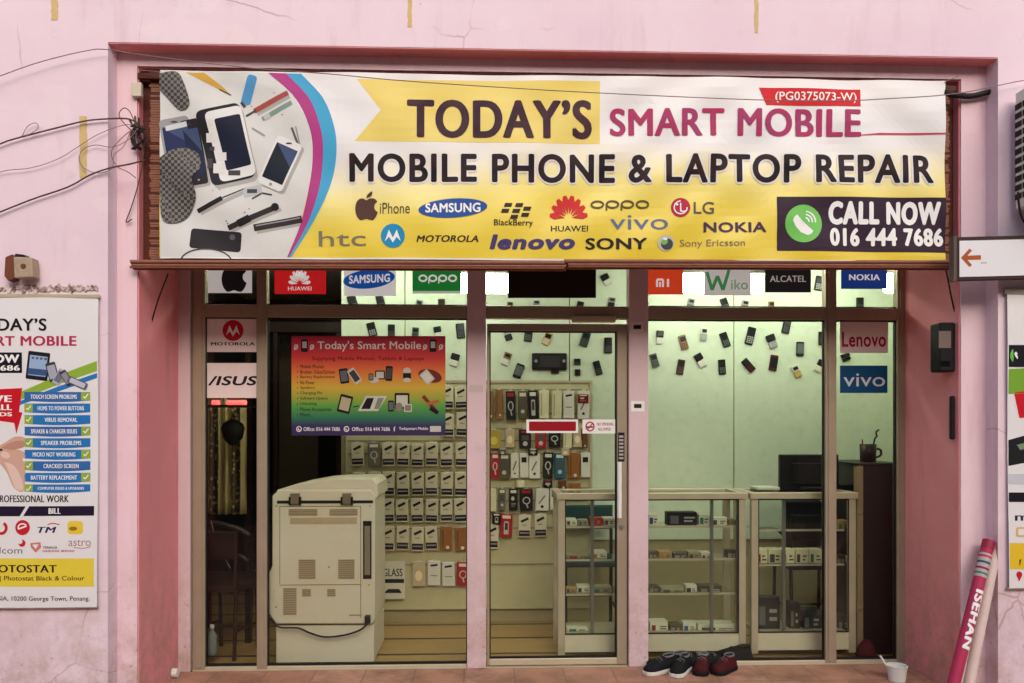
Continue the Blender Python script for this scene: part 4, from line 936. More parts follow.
# ================================================================== packs hanging on the boards
PKM = {}
def pack(px, py, w_, h_, kind, lab, grp, deep=.03, Y=YB - .022):
    px += rnd.uniform(-.5, .5); py += rnd.uniform(-.7, .7); h_ *= rnd.uniform(.96, 1.03)
    r = (px - w_/2, py - h_/2, px + w_/2, py + h_/2); x0, y0, x1, y1 = r
    c = P(px, y1, Y - deep/2); root = thing('hanging_pack', lab, 'phone case pack', c, grp)
    Yf = Y - deep
    base = {'case': (214, 204, 176), 'white': (222, 218, 206), 'cream': (222, 214, 178), 'tan': (142, 100, 66), 'black': (34, 32, 34), 'grey': (110, 104, 92), 'orange': (152, 98, 52), 'red': (172, 34, 42), 'teal': (36, 96, 122), 'yellow': (176, 156, 72), 'beige': (196, 178, 146), 'brown': (112, 72, 48), 'olive': (92, 84, 58)}[kind]
    MB().pbox((x0, y0 + h_*.06, x1, y1), Yf, Y - .004, flat('pack_' + kind, base, .4)).build('card', root, bevel=.004)
    MB().pprism([(px - w_*.2, y0 + h_*.07), (px + w_*.2, y0 + h_*.07), (px + w_*.13, y0), (px - w_*.13, y0)], Yf + .012, Yf + .014, flat('pack_tab', (220, 214, 196), .5)).build('hang_tab', root)
    a = Art(on_plane(Yf - .0008)); dkk = ink((38, 34, 38)); lt = ink((224, 218, 200))
    if kind == 'case':
        a.rect((x0+.6, y1 - h_*.30, x1-.6, y1 - h_*.06), dkk, 0); a.rect((x0+1.4, y1 - h_*.22, x1-1.4, y1 - h_*.17), ink((150, 150, 160)), 1)
        a.line([(px - w_*.3, y0 + h_*.34), (px + w_*.30, y0 + h_*.20)], h_*.10, dkk, 1); a.rect((px - w_*.22, y0 + h_*.46, px + w_*.16, y0 + h_*.50), ink((150, 140, 124)), 1)
    elif kind == 'white':
        v = rnd.random()
        if v < .35: a.rect((px - w_*.3, y0 + h_*.22, px + w_*.3, y0 + h_*.42), dkk, 0)
        elif v < .7: a.line([(px - w_*.25, y0 + h_*.7), (px + w_*.2, y0 + h_*.35)], 1.3, ink((120, 104, 88)), 0); a.ell((px, y0 + h_*.82), w_*.12, w_*.12, dkk, 1, n=10)
        else: a.line([(px - w_*.3, y0 + h_*.24), (px + w_*.28, y0 + h_*.2)], 2, dkk, 0); a.rect((px - w_*.28, y0 + h_*.6, px + w_*.3, y0 + h_*.64), ink((150, 140, 130)), 1)
    elif kind in ('tan', 'brown', 'orange', 'cream'):
        a.rect((px - w_*.36, y0 + h_*.18, px - w_*.22, y1 - h_*.1), ink(tuple(int(v*.8) for v in base)), 0); a.ell((px + w_*.1, y1 - h_*.12), w_*.14, w_*.14, lt, 1, n=10)
    elif kind in ('black', 'red', 'grey', 'teal', 'olive'):
        a.rect((px - w_*.34, y0 + h_*.12, px + w_*.34, y0 + h_*.24), ink((170, 40, 48)) if kind == 'black' and rnd.random() < .4 else lt, 0)
        v = rnd.random(); pale = ink((196, 192, 180))
        if v < .3: a.ring((px, y0 + h_*.55), w_*.30, h_*.16, 1.1, pale, 1); a.line([(px, y0 + h_*.7), (px + w_*.1, y0 + h_*.86)], 1.2, pale, 1)
        elif v < .55: a.rrect((px - w_*.2, y0 + h_*.36, px + w_*.2, y1 - h_*.12), 1, pale, 1); a.rect((px - w_*.13, y0 + h_*.42, px + w_*.13, y1 - h_*.3), ink((60, 60, 66)), 2)
        elif v < .8: a.ell((px - w_*.08, y0 + h_*.48), w_*.2, h_*.09, pale, 1); a.rect((px - w_*.28, y0 + h_*.68, px + w_*.28, y0 + h_*.74), ink((140, 134, 120)), 1); a.rect((px - w_*.28, y0 + h_*.79, px + w_*.1, y0 + h_*.83), ink((140, 134, 120)), 1)
        else: a.rect((px - w_*.3, y0 + h_*.34, px + w_*.3, y0 + h_*.6), ink((88, 84, 84)), 1); a.ell((px, y0 + h_*.76), w_*.2, w_*.2, pale, 2)
    else:
        a.ell((px, py + h_*.1), w_*.28, h_*.2, ink(tuple(min(255, int(v*1.25)) for v in base)), 0)
    a.build('print', root)
    root.rotation_euler = (R(rnd.uniform(-1.5, 2.5)), R(rnd.uniform(-2.2, 2.2)), R(rnd.uniform(-5, 5)))
    q = MB(); q.tube([P(px, y0 + 1.2, Y + .006), P(px, y0 + .9, Yf + .004), P(px, y0 - .3, Yf)], .0022, M('steel'), 6); q.build('hook', root)
    return root
ORD = ['first', 'second', 'third', 'fourth', 'fifth', 'sixth', 'seventh', 'eighth', 'ninth', 'tenth', 'eleventh']
GL = 'boxed phone cases in rows beside the copier'
cA = [358, 374, 388.5, 402.5, 417.5, 431.5, 446.5, 461]
for row, (y, nm, xs) in enumerate(((397, 'row beside the poster top', [447.5, 462]), (424, 'row beside the poster middle', [447.5, 462]),
        (454, 'row just under the poster', cA), (483, 'second row under the poster', cA), (510.5, 'row level with the copier lid', cA[2:]), (538, 'row level with the copier vents', cA[2:]))):
    for k, x in enumerate(xs):
        kd = 'case'
        if y == 454 and k == 1: kd = 'grey'
        if y == 538 and k >= 4: kd = 'orange'
        d = {'case': 'cream boxed phone case', 'grey': 'grey blister pack', 'orange': 'orange brown pack'}[kd]
        pack(x, y, 12.2, 25, kd, f'{d}, {ORD[k]} from the left in the {nm}', GL)
for x, kd, lab in ((419, 'beige', 'beige folded pouch hanging in the lowest row right of the copier'), (433.5, 'white', 'white pack in the lowest row beside the beige pouch'), (449, 'white', 'white pack in the lowest row beside the red one'), (462, 'red', 'red pack at the end of the lowest row by the left post')):
    pack(x, 573, 12.5, 26, kd, lab, GL)
# shelf-talker sign next to the copier
q = sign('price_card', 'white card reading GLASS with a black band hung beside the copier', 'sign', (380, 561, 405, 599), ink((214, 208, 188)),
     lambda a: (a.text("GLASS", (383, 568.5, 402.5, 576.5), ink((34, 30, 34)), 1, bold=.02, contrast=1.5), a.rect((381, 579, 404, 583), ink((34, 30, 34)), 1), a.poly([(384, 593), (388, 589), (399, 589), (402, 593)], ink((34, 30, 34)), 1)), Y=YB - .07, thick=.012)
GD = 'accessory packs hanging behind the door'
def drow(y, h_, items, nm):
    for k, (x, w_, kd) in enumerate(items):
        yy = y; hh = h_
        pack(x, yy, w_, hh, kd, f'{ADJ[kd]} accessory pack, {ORD[k]} from the left in the {nm}', GD)
ADJ = {'case': 'cream boxed', 'white': 'white', 'cream': 'plain cream', 'tan': 'tan brown', 'black': 'black', 'grey': 'grey', 'orange': 'orange', 'red': 'red', 'teal': 'teal blue', 'yellow': 'yellowish', 'beige': 'beige', 'brown': 'brown', 'olive': 'olive dark'}
drow(404, 30, [(490.8, 7.5, 'tan'), (499.4, 7.5, 'tan'), (511, 9.5, 'black'), (523, 9.5, 'olive'), (533.3, 9.5, 'black'), (544.5, 9.5, 'cream'), (556.8, 9.5, 'cream'), (568.6, 11, 'white'), (583, 11.5, 'white')], 'top row behind the door')
pack(583, 398.5, 10.6, 9.5, 'red', 'small red cover folded over the last white pack of the top row', GD, deep=.004, Y=YB - .053)
drow(438, 20, [(494, 14, 'yellow'), (510, 9, 'beige'), (525.5, 12, 'black'), (541, 11, 'red'), (555, 12, 'black'), (567.5, 8.5, 'cream'), (577, 9, 'beige'), (585, 6.5, 'brown')], 'second row behind the door')
drow(465, 27, [(494.5, 8, 'red'), (504.5, 10.5, 'olive'), (514.8, 8, 'white'), (524.5, 8.5, 'white'), (535, 11, 'white'), (548, 10, 'black'), (559.5, 10.5, 'teal'), (573.5, 12, 'orange'), (586, 9, 'white')], 'third row behind the door')
for x, y, w_, h_, kd, lab in ((533.5, 451.5, 9, 7, 'black', 'tiny black pack tucked between the second and third rows behind the door'), (503, 451, 8, 7, 'grey', 'tiny grey pack tucked over the olive one in the third row'), (565, 452, 8, 8, 'beige', 'tiny beige pack tucked over the teal one in the third row'),
        (548, 484, 9, 8, 'black', 'tiny black pack under the black one in the third row'), (563, 484.5, 8, 9, 'brown', 'tiny brown pack under the teal one in the third row'), (520, 483.5, 8, 7, 'cream', 'tiny cream pack under the white ones in the third row'),
        (563, 516, 9, 14, 'white', 'small white pack hanging low beside the counter behind the door'), (496, 518, 8, 12, 'black', 'small black pack over the lowest cream case at the left')):
    pack(x, y, w_, h_, kd, lab, GD, deep=.04)
drow(499, 24, [(491.5, 10, 'cream'), (502.3, 7, 'grey'), (513.2, 8.5, 'black'), (527, 13, 'black'), (541.5, 13, 'white'), (554.5, 9, 'white')], 'fourth row behind the door')
pack(575, 490, 12, 15, 'orange', 'short orange pack under the orange one in the third row behind the door', GD)
drow(525, 25, [(506.3, 12, 'red'), (523.6, 12, 'case'), (540.8, 12, 'case')], 'bottom row behind the door')
pack(492.5, 536, 12, 25, 'case', 'cream boxed phone case hanging lowest by the left edge of the door', GD)

# ================================================================== glass counters
YC0, YC1 = .73, 1.09
def counter(name, lab, x0, x1, posts, foot=None):
    root = thing(name, lab, 'display counter', (X((x0+x1)/2, YC0), YC0, 0)); al = M('pale_aluminium')
    zt = Z(493.5, YC0); zb = Z(635.5, YC0)
    xa, xb = X(x0, YC0), X(x1, YC0)
    f_ = MB()
    for q in (xa, xb - .045):
        for yy in (YC0, YC1 - .035): f_.box((q, yy, .03), (q + .045, yy + .035, zt - .04), al)
    f_.box((xa - .01, YC0 - .01, zt - .04), (xb + .01, YC0 + .035, zt), al); f_.box((xa - .01, YC1 - .035, zt - .04), (xb + .01, YC1 + .01, zt), al)
    for q in (xa - .01, xb - .035): f_.box((q, YC0 + .035, zt - .04), (q + .045, YC1 - .035, zt), al)
    f_.build('frame', root, bevel=.003)
    MB().box((xa + .035, YC0 + .035, zt - .012), (xb - .035, YC1 - .035, zt - .005), M('case_glass')).build('glass_top', root)
    MB().box((xa + .045, YC0 + .006, .05), (xb - .045, YC0 + .022, zb), M('cream_plastic')).build('kick_panel', root)
    MB().box((xa + .045, YC0 + .022, zb - .02), (xb - .045, YC1 - .035, zb), al).build('base_shelf', root)
    fg = MB().box((xa + .045, YC0 + .010, zb), (xb - .045, YC0 + .015, zt - .04), M('case_glass')).build('front_glass', root)
    for px in posts: MB().box((X(px - 1.6, YC0 + .05), YC0 + .03, zb), (X(px + 1.6, YC0 + .05), YC0 + .045, zt - .04), M('steel')).build('upright', root)
    g = MB()
    for (p, q, r, s) in ((xa + .045, xa + .051, zb, zt - .04), (xb - .051, xb - .045, zb, zt - .04), (xa + .051, xb - .051, zb, zb + .008), (xa + .051, xb - .051, zt - .048, zt - .04)):
        g.box((p, YC0 + .002, r), (q, YC0 + .009, s), M('rubber'))
    g.build('gasket', fg)
    return root, xa, xb, zb, zt
def shelf(root, xa, xb, py, y0=YC0 + .06):
    z = Z(py, y0); sh_ = MB().box((xa + .05, y0, z - .007), (xb - .05, YC1 - .05, z), M('case_glass')).build('shelf', root)
    MB().box((xa + .05, y0 - .006, z - .010), (xb - .05, y0 - .001, z + .003), M('pale_aluminium')).build('shelf_edge', sh_); return z
R1 = counter('display_counter', 'long aluminium and glass display counter running behind the door and middle pane', 558, 746, (592, 711, 737))
R2 = counter('display_counter', 'shorter aluminium and glass display counter with white boxes near the black cabinet', 751.5, 856, (783,))
GS = 'stock lying on the counter shelves'
def boxes(items, z, y, grp):
    for x0, x1, hpx, col, lab in items:
        xa, xb = X(x0, y), X(x1, y); k = (y - CAM.y)/F; d = .06 + rnd.random()*.07
        q = thing('stock_box', lab, 'box', ((xa+xb)/2, y + d/2, z), grp)
        MB().box((xa, y, z + .0005), (xb, y + d, z + hpx*k), flat('stock_%d_%d_%d' % col, col, .5)).build('carton', q, bevel=.003)
        a = Art(lambda px, py, L: P(px, py, y - .0012 - .0004*L)); yt = YH - (z + hpx*k - CAM.z)/ (y - CAM.y) * F
        lo_ = yt + hpx
        pc = rnd.choice([(150, 40, 44), (44, 78, 130), (60, 58, 56), (52, 110, 84), (170, 120, 40), (90, 84, 74)]) if sum(col) > 300 else tuple(min(255, v+70) for v in col)
        a.rect((x0 + (x1-x0)*.1, yt + hpx*.22, x0 + (x1-x0)*rnd.uniform(.3, .5), yt + hpx*.8), ink(pc), 0)
        for t in (.3, .55): a.rect((x0 + (x1-x0)*.56, yt + hpx*t, x0 + (x1-x0)*rnd.uniform(.75, .93), yt + hpx*(t + .12)), ink((80, 76, 70) if sum(col) > 300 else (170, 166, 156)), 1)
        a.build('print', q)
cw, cb, cg, cd, cr_, co = (214, 208, 186), (28, 26, 28), (150, 142, 112), (74, 68, 54), (176, 44, 32), (168, 136, 86)
for sh in (526.5, 557.5, 591.5): pass
z1 = shelf(R1[0], R1[1], R1[2], 527)
boxes([(566, 577, 6.5, cw, 'cream box at the left of the top shelf behind the door'), (578.5, 588, 6, cg, 'dull green box on the top shelf behind the door'), (590, 602.5, 8, cr_, 'red box on the top shelf behind the door'), (604, 615, 7.5, cw, 'cream box right of the red one on the top shelf'),
       (649, 658, 11, cw, 'white box at the left end of the top shelf right of the door'), (667.5, 697, 13.5, cb, 'wide black box on the top shelf right of the door'), (699, 709, 11, cw, 'white box right of the wide black box'), (711.5, 727, 8, cw, 'low white box near the end of the top shelf'), (729, 736.5, 6, cg, 'small grey green box at the end of the top shelf')], z1 + .001, YC0 + .09, GS)
boxes([(700, 707, 9, cw, 'small white box stacked behind and above the row on the top shelf')], z1 + .085, YC0 + .15, GS) if False else None
z2 = shelf(R1[0], R1[1], R1[2], 560)
boxes([(567, 590, 4, cg, 'flat grey carton on the second shelf behind the door'), (592, 607, 6.5, cw, 'cream carton on the second shelf behind the door'), (649, 657.5, 6, cd, 'dark carton at the left of the second shelf'), (659, 672, 6.5, co, 'brown carton on the second shelf'), (673.5, 687, 5, cd, 'low dark carton on the second shelf'), (688.5, 700, 6, cg, 'grey green carton on the second shelf'), (701.5, 712, 5, cw, 'pale carton on the second shelf'), (727, 737, 7.5, cd, 'dark carton at the right end of the second shelf')], z2 + .001, YC0 + .09, GS)
z3 = shelf(R1[0], R1[1], R1[2], 594.5)
boxes([(566, 576, 5, co, 'tan carton on the third shelf behind the door'), (577, 590, 7, cw, 'white carton on the third shelf behind the door'), (592, 612, 5.5, cg, 'wide grey carton on the third shelf behind the door'), (649, 659, 6.5, cd, 'dark carton at the left of the third shelf'), (661, 684, 4.5, cg, 'long flat carton on the third shelf'), (685.5, 697, 7, cw, 'pale carton on the third shelf'), (699, 722, 6, cd, 'long dark carton on the third shelf')], z3 + .001, YC0 + .09, GS)
boxes([(567, 588, 4, cw, 'flat white carton on the base shelf behind the door'), (650, 668, 9, cw, 'white carton on the base shelf at the left'), (670, 682, 6, cd, 'dark carton on the base shelf'), (683, 696, 8, cw, 'white lidded carton on the base shelf'), (698, 735, 6, cw, 'long pale carton lying on the base shelf')], R1[3] + .001, YC0 + .08, GS)
z1 = shelf(R2[0], R2[1], R2[2], 531)
z2 = shelf(R2[0], R2[1], R2[2], 566)
boxes([(755 + 13.6*k, 755 + 13.6*k + 12.6, 14, (212, 204, 168), f'cream upright box, {ORD[k]} from the left in the row on the shorter counter shelf') for k in range(5)], z2 + .001, YC0 + .09, GS)
boxes([(837, 845.5, 8, cd, 'dark box by the right mullion on the shorter counter shelf'), (846.5, 851, 6, cw, 'pale box at the right end of the shorter counter shelf')], z2 + .001, YC0 + .09, GS)
boxes([(838, 850, 8, co, 'brown box high in the shorter counter beside the cabinet')], z1 + .001, YC0 + .09, GS)
boxes([(756, 780, 32, (34, 32, 30), 'black storage crate at the left foot of the shorter counter'), (790, 800, 26, (44, 40, 36), 'narrow dark box standing in the shorter counter'), (803, 822, 18, (40, 50, 48), 'dark green box low in the shorter counter'), (838, 850, 12, cd, 'dark box low in the shorter counter by the cabinet')], R2[3] + .001, YC0 + .10, GS)
# crumpled bag and cloth in the counter base
bg = MB(); pr = []
for k in range(9):
    t = k/8; pr.append((.075*math.sin(math.pi*(.15 + .8*t))*(1 + .12*math.sin(k*2.1)), .15*t))
bg.lathe(Vector((X(795, YC0 + .2), YC0 + .22, R2[3] + .001)), [(0, 0)] + pr + [(0, .15)], flat('teal_cloth', (30, 70, 74), .9), 14)
tag(bg.build('cloth_bundle', smooth=True), 'dark teal cloth bundle at the foot of the shorter counter', 'cloth')

# monitor, seen from behind, on the short counter
c = Vector((X(811, 1.0), 1.0, R2[4]))
mo = thing('monitor', 'black computer monitor on the shorter counter seen from behind', 'monitor', c)
MB().pbox((780, 454.5, 839, 491), .99, 1.03, M('black_plastic')).build('case', mo, bevel=.008)
MB().pbox((792, 463, 826, 485), .975, .991, M('black_plastic')).build('back_bulge', mo, bevel=.006)
MB().box((X(805, 1.0), 1.0, R2[4] + .018), (X(816, 1.0), 1.02, Z(488, 1.0)), M('black_plastic')).build('neck', mo)
MB().box((X(797, 1.0), .93, R2[4]+.001), (X(825, 1.0), 1.07, R2[4] + .018), M('black_plastic')).build('foot', mo, bevel=.005)
kb = MB().box((X(756, .95), .93, R2[4] + .001), (X(779, .95), 1.08, R2[4] + .02), flat('pale_tray', (190, 196, 176), .5))
tag(kb.build('paper_tray', bevel=.004), 'low pale tray on the shorter counter beside the monitor', 'tray')
q = MB().box((X(840, .95), .92, R2[4] + .001), (X(853, .95), 1.05, R2[4] + .035), M('black_plastic')).pbox((843, 487, 850, 490), .93, 1.0, M('grey_plastic'))
tag(q.build('desk_phone', bevel=.005), 'small black desk device between the monitor and the cabinet', 'desk device')

# black cabinet and the pen mug on it
cab = thing('tall_cabinet', 'tall black cabinet with a pale wooden front edge beside the right frame', 'cabinet', (X(878, .78), .78, 0))
zt = Z(466, .78); m_, nt, bs = newmat('cabinet_black')
nt.links.new(mix(nt, noise(nt, 2.5, 5, .6), s2l((14, 8, 9)), s2l((24, 10, 11))), bs.inputs['Base Color']); bs.inputs['Roughness'].default_value = .5; _M['cabinet_black'] = m_
MB().box((X(863.4, .78), .78, .002), (X(903, .78), 1.3, zt), M('cabinet_black')).build('body', cab, bevel=.004)
MB().box((X(857, .78), .775, .002), (X(863, .78), .83, zt - .002), flat('cabinet_edge', (148, 128, 96), .5)).build('front_edge', cab, bevel=.003)
MB().box((X(856, .78), .77, zt), (X(904, .78), 1.31, zt + .015), M('cabinet_black')).build('top', cab, bevel=.003)
q = MB()
for py in (514, 556, 610): q.lathe(P(860, py, .773), [(0, -.004), (.008, -.004), (.010, .002)], M('steel'), 12, 'Y')
q.build('knob', cab)
mz = zt + .016; mc = Vector((X(868, .9), .9, mz))
mug = thing('pen_mug', 'dark mug holding pens on top of the tall black cabinet', 'mug', mc)
MB().lathe(mc, [(0, .001), (.05, .001), (.054, .12), (.049, .12), (.046, .01), (0, .01)], flat('mug_dark', (36, 34, 30), .3), 20).build('cup', mug, smooth=True)
MB().tube([mc + Vector(p) for p in ((.05, 0, .09), (.085, 0, .08), (.085, 0, .045), (.05, 0, .03))], .008, M('mug_dark'), 8, smooth=4).build('handle', mug, smooth=True)
MB().tube([mc + Vector(p) for p in ((.02, .0, .02), (.045, 0, .15), (.06, 0, .17), (.055, 0, .2), (.075, 0, .215))], .006, M('black_plastic'), 8, smooth=3).build('pen', mug, smooth=True)
MB().tube([mc + Vector(p) for p in ((-.02, .01, .02), (-.03, .02, .15))], .005, flat('pen_red', (150, 40, 40), .4), 8).build('pen', mug)
# red bag slumped by the cabinet foot
q = MB(); bc = Vector((X(866, .72), .715, .001))
q.lathe(bc, [(0, 0), (.06, .0), (.07, .02), (.058, .05), (.05, .075), (.03, .10), (.02, .115), (0, .11)], flat('red_cloth', (78, 16, 20), .85), 9)
tag(q.build('red_bag', smooth=True), 'dark red cloth bag slumped at the foot of the tall cabinet', 'bag')

# chair behind the long counter, folding, teal
def chair(name, lab, cx, cy, sz, m_, fm, ang=0, zs=.45):
    root = thing(name, lab, 'chair', (cx, cy, 0)); 
    def T(p): 
        q, w = math.cos(ang), math.sin(ang); return Vector((cx + (p[0]*q - p[1]*w)*sz, cy + (p[0]*w + p[1]*q)*sz, p[2]))
    def bxr(mb, a, b, m): 
        o = len(mb.v); mb.box(a, b, m); 
        for k in range(o, len(mb.v)): mb.v[k] = T(mb.v[k])
    b = MB(); bxr(b, (-.2, -.2, zs), (.2, .19, zs + .04), m_); b.build('seat', root, bevel=.012)
    b = MB(); bxr(b, (-.2, .17, zs + .22), (.2, .205, zs + .40), m_); b.build('backrest', root, bevel=.014)
    for sx_ in (-1, 1):
        MB().tube([T((sx_*.19, -.19, 0)), T((sx_*.19, -.17, zs))], .013, fm, 10).build('leg', root)
        MB().tube([T((sx_*.19, .21, 0)), T((sx_*.19, .18, zs)), T((sx_*.19, .19, zs + .40))], .013, fm, 10).build('leg', root)
        MB().tube([T((sx_*.19, -.18, .18)), T((sx_*.19, .2, .18))], .009, fm, 8).build('stretcher', root)
    MB().tube([T((-.19, .195, .22)), T((.19, .195, .22))], .009, fm, 8).build('stretcher', root)
    return root
flat('teal_seat', (34, 66, 64), .7); flat('frame_dark', (38, 38, 38), .4)
chair('stacking_chair', 'dark teal chair with black legs behind the long counter seen through the door', X(588, 1.5), 1.44, 1.0, M('teal_seat'), M('frame_dark'), 0, .5)
oc = chair('office_chair', 'black chair behind the shorter counter under the monitor', X(803, 1.5), 1.46, .9, M('rubber'), M('frame_dark'), math.pi, .46)
b = MB(); b.pbox((784, 500, 823, 548), 1.29, 1.34, M('rubber')); b.build('back_cushion', oc, bevel=.03, seg=3)
MB().tube([P(x, y, 1.36) for x, y in ((752, 538), (756, 531), (766, 528), (778, 530), (784, 536))], .012, M('rubber'), 8, smooth=3).build('armrest', oc, smooth=True)

# ================================================================== copier
YK = .67; cpz = 0.003
cp = thing('photocopier', 'large cream photocopier with its vented back turned to the left window', 'photocopier', (X(326, YK), YK + .25, 0))
cr = M('copier_shell'); dp_ = .52
b = MB(); b.pprism([(272, 496), (279, 490), (371, 490), (375, 496), (375, 620), (372, 624), (276, 624), (269, 614), (268, 575), (272, 566)], YK, YK + dp_, cr); b.build('upper_body', cp, bevel=.008)
b = MB(); b.box((X(275, YK), YK + .02, .012), (X(373.5, YK), YK + dp_ + .02, Z(624.5, YK)), cr); b.build('lower_cabinet', cp, bevel=.006)
b = MB(); b.box((X(277, YK), YK + .05, .002), (X(371, YK), YK + dp_, .012), M('rubber')); b.build('plinth', cp)
b = MB(); b.pprism([(277, 502), (277, 490), (296, 485), (318, 481), (336, 479.5), (372, 479), (377, 484), (378, 496), (375, 499), (277, 501)], YK + .01, YK + dp_ + .01, cr)
lid = b.build('lid', cp, bevel=.006)
MB().pbox((277, 500.5, 373, 503.5), YK - .0015, YK + .1, M('black_plastic')).build('lid_gap', lid)
for x in (290, 342): 
    b = MB(); b.pbox((x, 493.5, x + 9, 504), YK - .022, YK + .02, flat('hinge_grey', (118, 104, 84), .5)); b.pbox((x - 1.5, 497, x + .6, 505), YK - .024, YK + .02, M('black_plastic')); b.pbox((x + 8.4, 497, x + 10.5, 505), YK - .024, YK + .02, M('black_plastic')); b.build('hinge', lid, bevel=.002)
def vent(r, nx, ny):
    b = MB(); b.pbox(r, YK - .003, YK + .006, flat('vent_tan', (172, 154, 124), .6))
    x0, y0, x1, y1 = r; vd = flat('vent_dark', (140, 124, 98), .7)
    for k in range(ny):
        y = y0 + (y1-y0)*(k + .25)/ny; b.pbox((x0 + .7, y, x1 - .7, y + (y1-y0)/ny*.5), YK - .0042, YK - .001, vd)
    b.build('vent', cp)
for r, n_ in (((288.5, 509, 317.5, 515.5), 4), ((329.5, 509, 357.5, 515.5), 4), ((298.5, 559.5, 315.5, 579), 9), ((338, 559.5, 354.5, 579), 9), ((302, 589, 311, 596.5), 4), ((327, 589, 335.5, 596.5), 4), ((283, 588, 296.5, 615), 12)): vent(r, 0, n_)
MB().pbox((290, 517.5, 357, 524), YK - .002, YK + .01, flat('recess_tan', (178, 160, 128), .6)).build('label_recess', cp)
b = MB(); b.pbox((363, 521, 371.5, 579), YK - .002, YK + .01, M('black_plastic')); b.pbox((364.5, 526, 370, 575), YK - .0045, YK, flat('slot_grey', (128, 120, 96), .5)); b.build('side_slot', cp)
b = MB()
for x, y in ((276, 506), (370, 506), (276, 607), (329, 567), (369, 585), (370, 617)): b.lathe(P(x, y, YK - .001), [(0, -.003), (.005, -.003), (.006, .001)], M('grey_plastic'), 10, 'Y')
b.build('screw', cp)
b = MB(); sm_ = flat('seam_brown', (120, 106, 80), .7)
for r in ((279.5, 506, 361, 506.7), (279.5, 584.5, 361, 585.2), (360.4, 506, 361, 618), (279.5, 506, 280.1, 584)): b.pbox(r, YK - .0012, YK + .002, sm_)
b.build('panel_seam', cp)
MB().pbox((349, 614.5, 362, 616), YK - .0015, YK + .002, M('grey_plastic')).build('rating_label', cp)
MB().tube([P(x, y, YK - .02) for x, y in ((270, 618), (279, 627), (298, 628), (310, 633), (325, 637), (345, 635), (360, 630), (367, 624))], .006, M('cable_black'), 8, smooth=6).build('power_cable', cp, smooth=True)
b = MB(); b.pbox((364.5, 616, 370, 624), YK - .03, YK + .004, M('black_plastic')); b.build('plug', cp, bevel=.004)
MB().tube([P(x, y, YK + .12) for x, y in ((276, 492), (271, 497), (270, 504), (274, 508))], .006, M('black_plastic'), 8, smooth=3).build('lid_cable', cp)
MB().box((X(268.5, YK), YK + .12, Z(560, YK)), (X(272, YK), YK + .4, Z(540, YK)), flat('tray_tan', (176, 160, 130), .5)).build('side_tray', cp, bevel=.004)

# ================================================================== back room at the left
flat('lace', (176, 160, 112), .9, vary=.3, scale=22)
YR = 1.9
cu = thing('lace_curtain', 'faded patterned cream curtain hanging in the dark room behind the far left pane', 'curtain', (X(226, YR), YR, Z(520, YR)))
vs, fs = [], []; nx, nz = 46, 8; xa, xb = X(206, YR), X(246, YR); za, zb = Z(513, YR), Z(396, YR)
for j in range(nz + 1):
    for i in range(nx + 1):
        t = i/nx; vs.append(Vector((xa + (xb-xa)*t, YR + .025*math.sin(t*34) + .006*math.sin(t*71 + j), za + (zb-za)*j/nz)))
for j in range(nz):
    for i in range(nx): q = j*(nx+1)+i; fs.append((q, q+1, q+nx+2, q+nx+1))
m_, nt, bs = newmat('curtain_print')
tc = nt.nodes.new('ShaderNodeTexCoord'); vo = nn(nt, 'ShaderNodeTexVoronoi', Scale=26.0); nt.links.new(tc.outputs['Object'], vo.inputs['Vector'])
f1 = ramp(nt, vo.outputs['Distance'], .30, .36)
tcx = nt.nodes.new('ShaderNodeSeparateXYZ'); nt.links.new(tc.outputs['Object'], tcx.inputs[0])
band = mathop(nt, 'LESS_THAN', mathop(nt, 'ABSOLUTE', mathop(nt, 'SUBTRACT', mathop(nt, 'FRACT', mathop(nt, 'MULTIPLY', tcx.outputs['X'], 6.0), 0), .5), 0), .2)
nt.links.new(mix(nt, mathop(nt, 'MULTIPLY', f1, band), s2l((206, 184, 124)), s2l((104, 84, 54))), bs.inputs['Base Color']); bs.inputs['Roughness'].default_value = .9; _M['curtain_print'] = m_
MB().add(vs, fs, m_).build('cloth', cu, smooth=True)
sol = cu.children[0].modifiers.new('thick', 'SOLIDIFY'); sol.thickness = .003
MB().tube([Vector((xa - .1, YR, zb + .01)), Vector((xb + .1, YR, zb + .01))], .012, M('dark_wood'), 10).build('rod', cu)
dd = thing('wooden_door', 'dark wooden door frame standing open in the back room behind the copier', 'door', (X(305, 2.2), 2.2, 0))
for x0, x1 in ((245, 250), (273, 277), (336, 342)): MB().box((X(x0, 2.2), 2.2, .0), (X(x1, 2.2), 2.28, 2.25), M('dark_wood')).build('jamb', dd, bevel=.004)
MB().box((X(245, 2.2), 2.2, 2.251), (X(342, 2.2), 2.28, 2.34), M('dark_wood')).build('lintel', dd, bevel=.004)
MB().box((X(278, 2.6), 2.6, .01), (X(318, 2.6), 2.64, 2.2), flat('door_olive', (74, 64, 44), .5)).build('leaf', dd, bevel=.004)
c = P(233, 424, 1.7)
hb = thing('hanging_bag', 'small dark bag hanging in front of the faded curtain', 'bag', P(233, 446, 1.7))
MB().lathe(P(233, 446, 1.7), [(0, 0), (.03, .01), (.07, .06), (.085, .13), (.07, .17), (.02, .2), (0, .2)], M('rubber'), 16).build('pouch', hb, smooth=True)
MB().tube([P(230, 428, 1.7), P(233, 414, 1.7), P(236, 428, 1.7)], .005, M('rubber'), 6, smooth=3).build('strap', hb)
flat('lamp_case', (70, 20, 18), .5)
